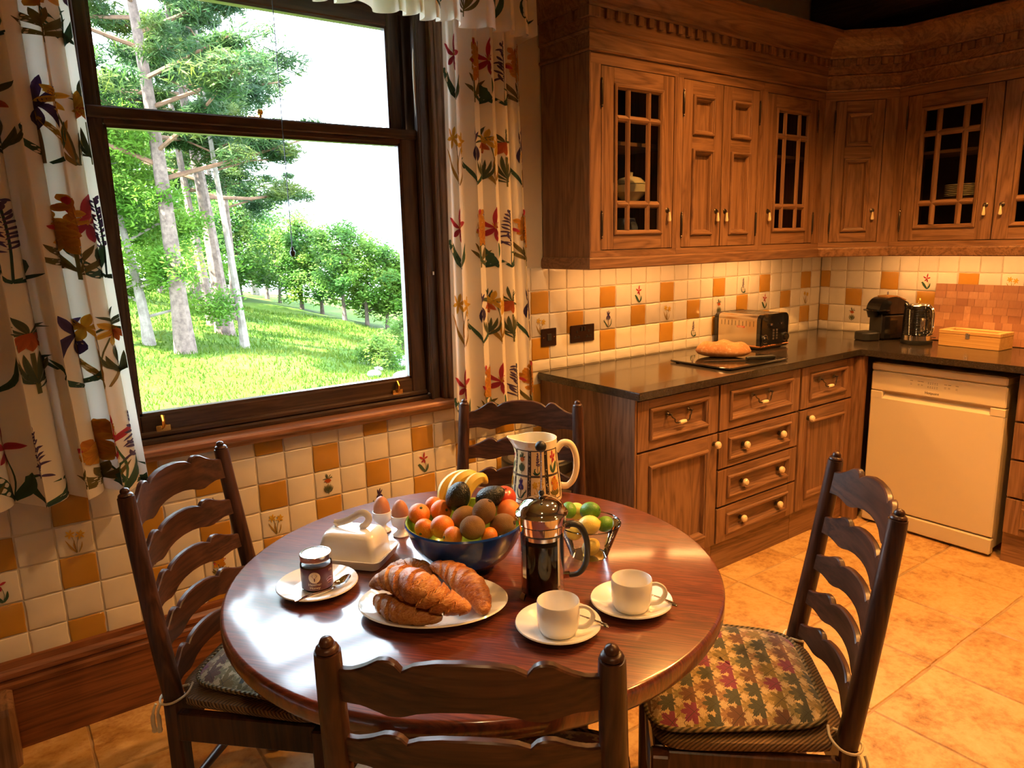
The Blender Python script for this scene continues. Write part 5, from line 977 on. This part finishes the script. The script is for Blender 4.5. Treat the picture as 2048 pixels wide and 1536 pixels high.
def croissant(label, pts, Rm, seg=7, seed=0):
    sp = smooth_path([Vector(p) for p in pts], 36); o0 = Vector(pts[len(pts) // 2]); o0.z = min(p[2] for p in pts) - Rm * .6; N = len(sp); n = 26; g = random.Random(seed); vs = []; prev = None; cols = []
    for i, p in enumerate(sp):
        a, b = sp[max(0, i - 1)], sp[min(N - 1, i + 1)]; tt = (b - a).normalized(); nn = Vector((0, 0, 1)) - tt * tt.z; nn.normalize(); bn = tt.cross(nn); q = i / (N - 1)
        env = (max(0.0, 1 - abs(2 * q - 1) ** 1.9)) ** .75 * .86 + .14; env *= (1 if 0 < i < N - 1 else .3)
        for k in range(n):
            th = 2 * PI * k / n; s_ = (q - .5) * seg + .5 * cos(th + .5 * seed) * (1 if q < .5 else -1); fr_ = s_ - math.floor(s_); fr_ = fr_ if q < .5 else 1 - fr_
            step = .24 * (fr_ ** .55) - .12 - .10 * math.exp(-(fr_ / .07) ** 2) + .022 * sin(q * 150 + 1.5 * sin(2 * th + seed)) * (.4 + .6 * sin(3 * th + q * 9) ** 2) + .012 * sin(7 * th + 11 * q); r_ = Rm * env * (1 + step * (1 - abs(2 * q - 1) ** 4)); vs.append(p + nn * (cos(th) * r_ * .82) + bn * (sin(th) * r_) - o0)
    mb = MB(); mb.add(vs, [[i * n + k, i * n + (k + 1) % n, (i + 1) * n + (k + 1) % n, (i + 1) * n + k] for i in range(N - 1) for k in range(n)] + [list(range(n)), [(N - 1) * n + k for k in range(n)]], 0, True); o = mb.build('croissant', M['crust'], ang=60); o.location = o0; tag(o, label, 'croissant', 'croissants on the white plate')
zc = TT
croissant('golden croissant lying across the top of the pile', [onz(zc + .052, 742, 1170), onz(zc + .080, 790, 1157), onz(zc + .082, 838, 1176), onz(zc + .060, 888, 1202), onz(zc + .042, 942, 1219)], .0355, 9, 1)
croissant('golden croissant leaning beside the pile nearest the cafetiere', [onz(zc + .062, 862, 1130), onz(zc + .058, 900, 1142), onz(zc + .05, 936, 1168), onz(zc + .038, 958, 1198), onz(zc + .0285, 970, 1226)], .029, 9, 2)
croissant('darker croissant underneath the pile on the honey jar side', [onz(zc + .031, 752, 1194), onz(zc + .032, 782, 1213), onz(zc + .032, 825, 1227), onz(zc + .029, 885, 1236)], .027, 7, 3)
croissant('croissant at the back of the pile facing the butter dish', [onz(zc + .036, 768, 1152), onz(zc + .042, 800, 1140), onz(zc + .038, 842, 1142), onz(zc + .028, 872, 1168)], .026, 8, 4)
# cups and saucers
def cup(label, x, y):
    t_ = thing('coffee_cup', label, 'cup', (x, y, TT + .0048)); MB().lathe([(0, 0), (.032, 0), (.0345, .002), (.0385, .012), (.0405, .03), (.0405, .062), (.0395, .0635), (.038, .062), (.0378, .03), (.034, .008), (0, .005)], 40).build('cup_body', M['white'], t_, ang=50)
    hd = Vector((RT.x * .92 - FW.x * .25, RT.y * .92 - FW.y * .25, 0)).normalized(); MB().tube(smooth_path([hd * r_ + Vector((0, 0, z)) for r_, z in ((.038, .054), (.05, .056), (.062, .05), (.066, .038), (.06, .024), (.05, .016), (.038, .014))], 5), .0034, 10, flat=1.5).build('handle', M['white'], t_)
saucer('saucer', 'white saucer under the cup closer to the croissants', 'saucer', (-1.215, -1.513, TT), .0825); cup('empty white coffee cup closer to the croissants', -1.222, -1.522)
saucer('saucer', 'white saucer under the cup closer to the cabinets', 'saucer', (-1.042, -1.536, TT), .0825); cup('empty white coffee cup closer to the cabinets', -1.050, -1.544)
for lab, a, b in (('silver teaspoon on the saucer closer to the croissants', (-1.172, -1.478, TT + .010), (-1.160, -1.592, TT + .021)), ('silver teaspoon on the saucer closer to the cabinets', (-1.000, -1.500, TT + .010), (-1.000, -1.618, TT + .021))):
    a, b = Vector(a), Vector(b); d = b - a; L = d.length; t_ = thing('teaspoon', lab, 'spoon', a, math.atan2(d.y, d.x), 'teaspoons on the saucers')
    def bf2(u, v): q = u * 2 * PI; return (.016 + cos(q) * .017 * v, sin(q) * .011 * v, .0008 + .005 * v * v)
    MB().grid(bf2, 18, 4, cu=True).build('bowl', M['chrome'], t_, norm=False); MB().tube([(.031, 0, .0055), (.045, 0, .008), (.075, 0, .0115), (.095, 0, .0125), (.108, 0, .0125), (L, 0, .0115)], [.0018, .002, .0028, .0045, .0058, .003], 8, flat=.5, upv=(0, 1, 0)).build('handle', mottled('engraved_silver', (.35, .35, .36), (.85, .85, .86), 300, .15, metal=1), t_)
# ------------------------------------------------------------------ curtains and valance with printed flowers
def cloth(name, tr=.3):
    t = NT(name); a = t.n('ShaderNodeVertexColor'); a.layer_name = 'Col'; v = t.coords(False, (700, 700, 700)); wv = t.noise(v, 1, 2)
    t.set(color=a.outputs[0], rough=.9, sheen=.1); t.bump(wv, .15, .001)
    tl = t.n('ShaderNodeBsdfTranslucent'); t.l(a.outputs[0], tl.inputs[0]); mx = t.n('ShaderNodeMixShader'); mx.inputs[0].default_value = tr; t.l(t.b.outputs[0], mx.inputs[1]); t.l(tl.outputs[0], mx.inputs[2]); t.l(mx.outputs[0], t.out.inputs[0]); return t.m
M['cloth'] = cloth('curtain_cotton', .35); M['cloth_print'] = cloth('printed_cotton', .3)
CREAM = (.84, .76, .62, 1)
def curtain(name, label, cat, S, flowers, nu, nv, fh, fw, origin):
    t_ = thing(name, label, cat, origin); o0 = Vector(origin)
    mb = MB(); mb.grid(lambda u, v: Vector(S(u, v)) - o0, nu, nv); mb.c = [CREAM] * len(mb.v); mb.build('fabric', M['cloth'], t_, True, norm=False, ang=80)
    def nrm(u, v):
        e = .0015; a = Vector(S(u + e, v)) - Vector(S(u - e, v)); b = Vector(S(u, v + e)) - Vector(S(u, v - e)); n_ = a.cross(b).normalized(); return n_ if n_.y < 0 else -n_
    for i, (kind, uc, vb) in enumerate(flowers):
        def f(x, y, e):
            u = min(1, max(0, uc + x * fw)); v = min(1, max(0, vb - y * fh)); return Vector(S(u, v)) - o0 + nrm(min(.997, max(.003, u)), min(.997, max(.003, v))) * (.0014 + e)
        link('printed_flower', flower_mesh('printed_flower', flower(kind, i), f, M['cloth_print'], 9, .00004, .92), t_)
def edge(z): return -1.728 + .05 * max(0, (2.3 - z) / 1.5) ** 1.5
LZ0, LZ1 = .785, 2.62
def SL(u, v):
    z = LZ1 + (LZ0 - LZ1) * v; x0 = -2.78; x1 = edge(z); ph = 2 * PI * (9.2 * u + .22 * sin(2 * PI * 2.3 * u)); amp = .022 + .016 * v; x = x0 + (x1 - x0) * u + .012 * sin(ph * 2 + .6) * 1
    return (x, -.115 + amp * sin(ph + .5 * sin(3 * v)) + .008 * sin(ph * 2.1) - .02 * v, z + .006 * sin(ph) * v)
def ul(x, z): return (x + 2.78) / (edge(z) + 2.78)
fl = []
for k in range(3):
    zA = .79 + .616 * k; zB = 1.10 + .616 * k
    for kd, x in (('hyacinth', -1.712), ('wallflower', -1.80), ('lily', -1.755), ('hyacinth', -1.945), ('lily', -2.02), ('wallflower', -2.12), ('hyacinth', -2.24), ('lily', -2.34), ('wallflower', -2.45), ('hyacinth', -2.57)): fl.append((kd, ul(x, zA), (LZ1 - zA) / (LZ1 - LZ0)))
    for kd, x in (('imperial', -1.715), ('daffodil', -1.765), ('iris', -1.825), ('imperial', -1.93), ('iris', -2.03), ('daffodil', -2.12), ('imperial', -2.24), ('iris', -2.34), ('daffodil', -2.45), ('imperial', -2.57)): fl.append((kd, ul(x, zB), (LZ1 - zB) / (LZ1 - LZ0)))
curtain('curtain', 'long cream floral curtain hanging beside the window above the skirting', 'curtain', SL, fl, 320, 60, .225 / (LZ1 - LZ0), .165, (-2.2, -.12, LZ1))
def SR(u, v):
    z = LZ1 + (LZ0 + .0 - LZ1) * v; x0 = -.555 - .012 * v; x1 = -.248 + .065 * v; ph = 2 * PI * (4.6 * u + .12 * sin(2 * PI * 1.3 * u) + .15); amp = .017 + .004 * v
    flat = min(1, u / .2); return (x0 + (x1 - x0) * u + .008 * sin(2 * ph) * flat, -.1 + amp * sin(ph) * flat + .006 * sin(2.2 * ph), z + .004 * sin(ph) * v)
def ur(x): return (x + .56) / .36
fl = []
for k in range(3):
    zA = .77 + .615 * k; zB = 1.08 + .615 * k
    for kd, x in (('lily', -.52), ('wallflower', -.415), ('hyacinth', -.395), ('lily', -.36), ('hyacinth', -.288), ('wallflower', -.205)): fl.append((kd, ur(x), (LZ1 - zA) / (LZ1 - LZ0)))
    for kd, x in (('daffodil', -.512), ('iris', -.43), ('imperial', -.385), ('daffodil', -.35), ('imperial', -.29), ('iris', -.205)): fl.append((kd, ur(x), (LZ1 - zB) / (LZ1 - LZ0)))
curtain('curtain', 'narrow cream floral curtain hanging between the window and the wall cabinet', 'curtain', SR, fl, 140, 60, .225 / (LZ1 - LZ0), .34, (-.38, -.1, LZ1))
PX0, PX1 = -2.72, -.205; PL = PX1 - PX0 + .15
def SP(u, v):
    s_ = u * PL; ph = 2 * PI * (s_ / .092 + .35 * sin(2 * PI * s_ / .41)); am = (.006 + .026 * v ** 1.3); z = 2.63 - .392 * v - .004 * sin(ph * .5) * v
    if s_ < PX1 - PX0: return (PX0 + s_ + .008 * cos(ph * 2) * v, -.185 + am * sin(ph), z)
    q = s_ - (PX1 - PX0); return (PX1 + .006 * sin(ph * .7), -.185 + q + .0, z)
fp = []
g = random.Random(5)
for i, (kd, x, z) in enumerate([(['hyacinth', 'lily', 'wallflower', 'iris', 'imperial', 'daffodil'][k % 6], -.25 - .125 * k, 2.275) for k in range(18)]): fp.append((kd, (x - PX0) / PL, (2.63 - z) / .392))
curtain('valance', 'gathered cream floral valance along the top of the window', 'valance', SP, fp, 620, 16, .22 / .392, .042, (-1.4, -.18, 2.63))
o = MB().box(-2.75, -.21, -.165, .005, 2.632, 2.65, 0, .003).build('valance_board', M['oak_h']); tag(o, 'oak board that carries the gathered valance', 'shelf')
# ------------------------------------------------------------------ garden beyond the window
FH = Vector((FW.x, FW.y, 0)).normalized(); RH = Vector((FH.y, -FH.x, 0))
def gz(x, y):
    d = Vector((x - CAM.x, y - CAM.y, 0)); D = d.dot(FH); lat = d.dot(RH) / max(D, 1); lat = max(-1.2, min(.4, lat))
    s_ = min(1, max(0, (D - 6) / 20)); s_ = s_ * s_ * (3 - 2 * s_); zc = -.30 + (-.42 - lat) * 5.5; z = -.6 + (zc + .6) * s_
    if D > 27: z -= .006 * (D - 27) ** 1.6
    return z + .05 * sin(x * 1.3 + .4 * y) + .04 * sin(y * 1.9 - x * .6)
def hit(a, b):
    d = ray(a, b); k = 3.0
    while k < 70:
        p = CAM + d * k
        if p.z < gz(p.x, p.y): return p
        k += .05
    return CAM + d * 30
t = NT('meadow'); v = t.coords(False); n1 = t.noise(v, .5, 4, .6); n2 = t.noise(t.coords(False, (1, 1, 1)), 14, 3, .7); n3 = t.noise(v, 1.6, 3)
c = t.ramp(t.math('ADD', t.math('MULTIPLY', n1, .6), t.math('MULTIPLY', n2, .4)), [(.35, (.0235, .0538, .0040)), (.5, (.0437, .0840, .0061)), (.65, (.0806, .1109, .0168))]); t.set(color=c, rough=.9, spec=.1); t.bump(n2, .6, .05); M['meadow'] = t.m
mb = MB(); ND, NL = 90, 70
def gp(u, v): D = 2.2 + 66 * v ** 1.8; lat = -1.15 + 1.6 * u; p = CAM + FH * D + RH * (lat * D); y = max(p.y, .5); return (p.x, y, gz(p.x, y))
mb.grid(gp, NL, ND); o = mb.build('lawn', M['meadow'], norm=False, ang=180); struct(o, 'sunlit grassy bank rising beyond the window', 'lawn')
# grass tufts (uncountable)
g = random.Random(11); vs = []; fs = []
for i in range(26000):
    D = 5.5 + 21 * g.random() ** .8; lat = g.uniform(-.64, -.08); p = CAM + FH * D + RH * (lat * D)
    if p.y < .9: continue
    z = gz(p.x, p.y); h = g.uniform(.03, .08) * (1 + D * .03); a = g.uniform(0, PI); w_ = .004 + .0007 * D; o_ = len(vs); lx, ly = g.uniform(-.05, .05), g.uniform(-.05, .05)
    vs += [(p.x - cos(a) * w_, p.y - sin(a) * w_, z), (p.x + cos(a) * w_, p.y + sin(a) * w_, z), (p.x + lx, p.y + ly, z + h)]; fs.append((o_, o_ + 1, o_ + 2))
mb = MB(); mb.v = vs; mb.c = [None] * len(vs); mb.f = fs; mb.m = [0] * len(fs); mb.s = [False] * len(fs)
def leaf_mat(name, c1, c2, c3, sc_=1.2, tr=.45):
    t = NT(name); v = t.coords(True); n = t.noise(v, sc_, 3, .6); cc = t.ramp(n, [(.35, c1), (.5, c2), (.66, c3)]); t.set(color=cc, rough=.6, spec=.2); tl = t.n('ShaderNodeBsdfTranslucent'); t.l(cc, tl.inputs[0]); mx = t.n('ShaderNodeMixShader'); mx.inputs[0].default_value = tr; t.l(t.b.outputs[0], mx.inputs[1]); t.l(tl.outputs[0], mx.inputs[2]); t.l(mx.outputs[0], t.out.inputs[0]); return t.m
o = mb.build('grass', leaf_mat('grass_blades', (.0269, .0638, .0040), (.0504, .0974, .0067), (.0941, .1210, .0168), .6), norm=False); tag(o, 'long sunlit grass covering the bank', 'grass', None, 'stuff')
BARK = mottled('pine_bark', (.0640, .0400, .0320), (.1440, .1000, .0800), 9, .9, .6, 30); BARK2 = mottled('pale_bark', (.1200, .0960, .0800), (.2200, .1840, .1600), 6, .9, .4, 30); TWIG = mottled('orange_bark', (.0800, .0360, .0180), (.1360, .0680, .0360), 8, .9, .5, 40)
LP = leaf_mat('pine_needles', (.0150, .0458, .0139), (.0323, .0726, .0150), (.0861, .1130, .0162), .9); LB = leaf_mat('young_leaves', (.0483, .1290, .0107), (.0914, .1936, .0162), (.1451, .2258, .0269), 1.4, .5); LG = leaf_mat('grove_leaves', (.0269, .0914, .0107), (.0538, .1344, .0134), (.1182, .1827, .0269), .8, .5)
def foliage(g, clumps, per, sz, flat, asp=.4):
    vs = []; fs = []
    for (c_, r_) in clumps:
        for i in range(per):
            a = g.uniform(0, 2 * PI); zz = g.uniform(-1, 1); q = g.random() ** .45; h = math.sqrt(1 - zz * zz); p = Vector((cos(a) * h * r_ * q, sin(a) * h * r_ * q, zz * r_ * q * flat)) + c_
            d = Vector((g.gauss(0, 1), g.gauss(0, 1), g.gauss(0, .7))).normalized(); e = d.orthogonal().normalized(); s_ = sz * g.uniform(.6, 1.3); o_ = len(vs); vs += [p - d * s_, p + e * s_ * asp, p + d * s_, p - e * s_ * asp]; fs.append((o_, o_ + 1, o_ + 2, o_ + 3))
    mb = MB(); mb.v = vs; mb.c = [None] * len(vs); mb.f = fs; mb.m = [0] * len(fs); mb.s = [False] * len(fs); return mb
def tree(name, label, base, H, lean, r0, c0, crown, ncl, rcl, per, sz, flat, lmat, seed, bark, grp, limbs=9, cat='tree'):
    g = random.Random(seed); t_ = thing(name, label, cat, base, 0, grp); L = Vector(lean)
    def tr(q): return Vector((L.x * q + .12 * sin(3 * q + seed) * q, L.y * q, H * q))
    n = 9; MB().tube([tr(k / n) - Vector((0, 0, .25 if k == 0 else 0)) for k in range(n + 1)], [r0 * (1 - .72 * k / n) * (1.35 if k == 0 else 1) for k in range(n + 1)], 9).build('trunk', bark, t_)
    cl = []
    for i in range(limbs):
        q = c0 + (1 - c0) * (i + .5) / limbs; a = i * 2.4 + g.uniform(-.5, .5) + (.45 if seed == 1 else 0); ln = crown * (1 - .6 * max(0, (q - c0) / (1 - c0)) ** 1.5) * g.uniform(.7, 1.1); p0 = tr(q); p2 = p0 + Vector((cos(a) * ln, sin(a) * ln, ln * g.uniform(.05, .4))); p1 = p0.lerp(p2, .5) + Vector((0, 0, g.uniform(-.1, .2)))
        MB().tube([p0, p1, p2], [r0 * .3 * (1.1 - q * .5), r0 * .2, r0 * .08], 6).build('branch', TWIG if lmat is LP else bark, t_)
        for k in range(max(1, ncl // limbs)): q2 = g.uniform(.45, 1.08); cl.append((p0.lerp(p2, q2) + Vector((g.gauss(0, rcl * .5), g.gauss(0, rcl * .5), g.gauss(rcl * .2, rcl * .3))), rcl * g.uniform(.6, 1.15)))
    for k in range(3): cl.append((tr(.97) + Vector((g.gauss(0, rcl * .6), g.gauss(0, rcl * .6), g.uniform(0, rcl))), rcl))
    pin = lmat is LP; o = foliage(g, cl, int(per * (1.5 if pin else 1)), sz * (1.25 if pin else 1), flat, .16 if pin else .4).build('foliage', lmat, t_, norm=False); o['kind'] = 'stuff'; return t_
PG = 'tall pines beyond the window'
def B(a, b): p = hit(a, b); return (p.x, p.y, gz(p.x, p.y))
tree('pine_tree', 'tallest spreading Scots pine with reddish limbs on the bank', B(373, 706), 8.6, (-.3, .2, 0), .17, .36, 3.0, 190, .46, 170, .085, .5, LP, 1, BARK, PG, 22)
tree('pine_tree', 'thick leaning pine trunk on the bank near the slender pole', B(452, 668), 7.2, (-.35, .3, 0), .19, .40, 2.5, 110, .44, 120, .09, .5, LP, 2, BARK, PG, 12)
tree('pine_tree', 'slender pale pole of a pine leaning on the bank', B(492, 697), 6.2, (-.25, .3, 0), .085, .55, 1.5, 30, .36, 110, .08, .5, LP, 3, BARK2, PG, 8)
tree('pine_tree', 'pine half hidden behind the thick leaning trunk', B(428, 652), 7.5, (-.5, .6, 0), .13, .42, 2.3, 80, .42, 110, .09, .5, LP, 4, BARK, PG, 9)
tree('pine_tree', 'sunlit pale straight pine behind the slender pole', B(514, 590), 9.5, (-.5, .2, 0), .2, .5, 2.6, 44, .5, 120, .11, .5, LP, 5, BARK2, PG, 9)
tree('pine_tree', 'distant straight pine at the top of the bank beside the grove', B(450, 585), 10.5, (-.4, .2, 0), .18, .45, 2.6, 44, .5, 110, .11, .5, LP, 6, BARK, PG, 9)
tree('pine_tree', 'pine with broad dark crown rising behind the leafy sapling', B(395, 600), 10.5, (.3, .2, 0), .18, .4, 3.0, 56, .5, 110, .11, .5, LP, 7, BARK, PG, 11)
tree('birch_sapling', 'bright leafy young tree in front of the tallest pine', B(300, 690), 3.9, (-.35, .1, 0), .11, .10, 1.6, 130, .38, 170, .05, .85, LB, 8, BARK2, 'leafy trees beyond the window', 12)
tree('birch_sapling', 'bright leafy young tree close to the window edge by the long curtain', B(245, 690), 4.4, (.1, .2, 0), .08, .2, 1.5, 110, .4, 150, .055, .85, LB, 9, BARK2, 'leafy trees beyond the window', 12)
tree('pine_tree', 'pine with low spreading crown on the slope behind the slender pole', B(472, 640), 6.6, (.1, .2, 0), .12, .45, 2.6, 120, .44, 120, .085, .5, LP, 77, BARK, PG, 14)
gl = ['rounded leafy tree in the far grove closest to the pines', 'rounded leafy tree in the far grove with tall forked crown', 'rounded leafy tree in the far grove with dense dark crown', 'rounded leafy tree in the middle of the far grove', 'rounded leafy tree in the far grove above the steepest bank', 'rounded leafy tree in the far grove with pale sunlit crown', 'rounded leafy tree at the end of the far grove near the sash']
for i, (a, b, H, cr) in enumerate(((560, 606, 2.8, 1.3), (604, 618, 3.3, 1.3), (645, 628, 2.9, 1.2), (690, 640, 3.2, 1.3), (735, 650, 3.0, 1.3), (775, 660, 2.8, 1.2), (815, 668, 2.6, 1.2))): tree('grove_tree', gl[i], B(a, b), H, (.1, .1, 0), .08, .12, cr, 80, .45, 90, .08, .85, LG if i % 2 else LB, 20 + i, BARK, 'leafy trees of the far grove', 12)
for i, (a, b, lab) in enumerate(((270, 600, 'dense leafy tree behind the young trees beside the long curtain'), (322, 585, 'dense leafy tree behind the tallest pine trunk'), (480, 580, 'dense leafy tree in the shade between the pines'), (430, 592, 'dense leafy tree behind the thick leaning trunk'), (535, 598, 'dense leafy tree linking the pines with the far grove'), (385, 590, 'dense leafy tree in the gap behind the tallest pine'))): tree('grove_tree', lab, B(a, b), 4.8 - .35 * i, (.1, .1, 0), .1, .1, 2.2, 80, .65, 80, .10, .85, LB if i < 2 else LG, 40 + i, BARK, 'leafy trees behind the pines', 12)
for i, (a, b, lab) in enumerate(((806, 700, 'low bush at the rocky edge of the bank'), (760, 735, 'small low bush below the rocky edge of the bank'))): tree('bush', lab, B(a, b), .8 - .3 * i, (0, 0, 0), .02, .1, .5 - .15 * i, 24, .25, 70, .05, .9, LG, 60 + i, BARK, 'low bushes on the bank', 6, 'bush')
g = random.Random(9); RK = mottled('pale_rock', (.1344, .1280, .1280), (.1984, .1920, .1856), 5, .9, .4, 20)
RP = []; BU = Vector(B(760, 735))
for i in range(9):
    r_ = g.uniform(.1, .24)
    for _ in range(60):
        p = hit(770 + g.uniform(-22, 45), 712 + i * 6 - g.uniform(0, 12))
        if all((p - q).length > (r_ + s_) * 1.2 for q, s_ in RP) and (p - BU).length > r_ + .4: break
    RP.append((p, r_))
    ph = [g.uniform(0, 6) for _ in range(3)]; mb = MB(); mb.grid(lambda u, v: tuple((Vector((sin(v * PI) * cos(u * 2 * PI), sin(v * PI) * sin(u * 2 * PI), cos(v * PI) * .6)) * r_ * (1 + .18 * sin(5 * u * 2 * PI + ph[0]) * sin(v * PI) + .15 * sin(7 * v + ph[1])))), 10, 7, cu=True); o = mb.build('rock', RK, ang=30); o.location = (p.x, p.y, gz(p.x, p.y) + r_ * .2); tag(o, 'pale rock on the steep edge of the bank', 'rock', 'pale rocks on the bank')
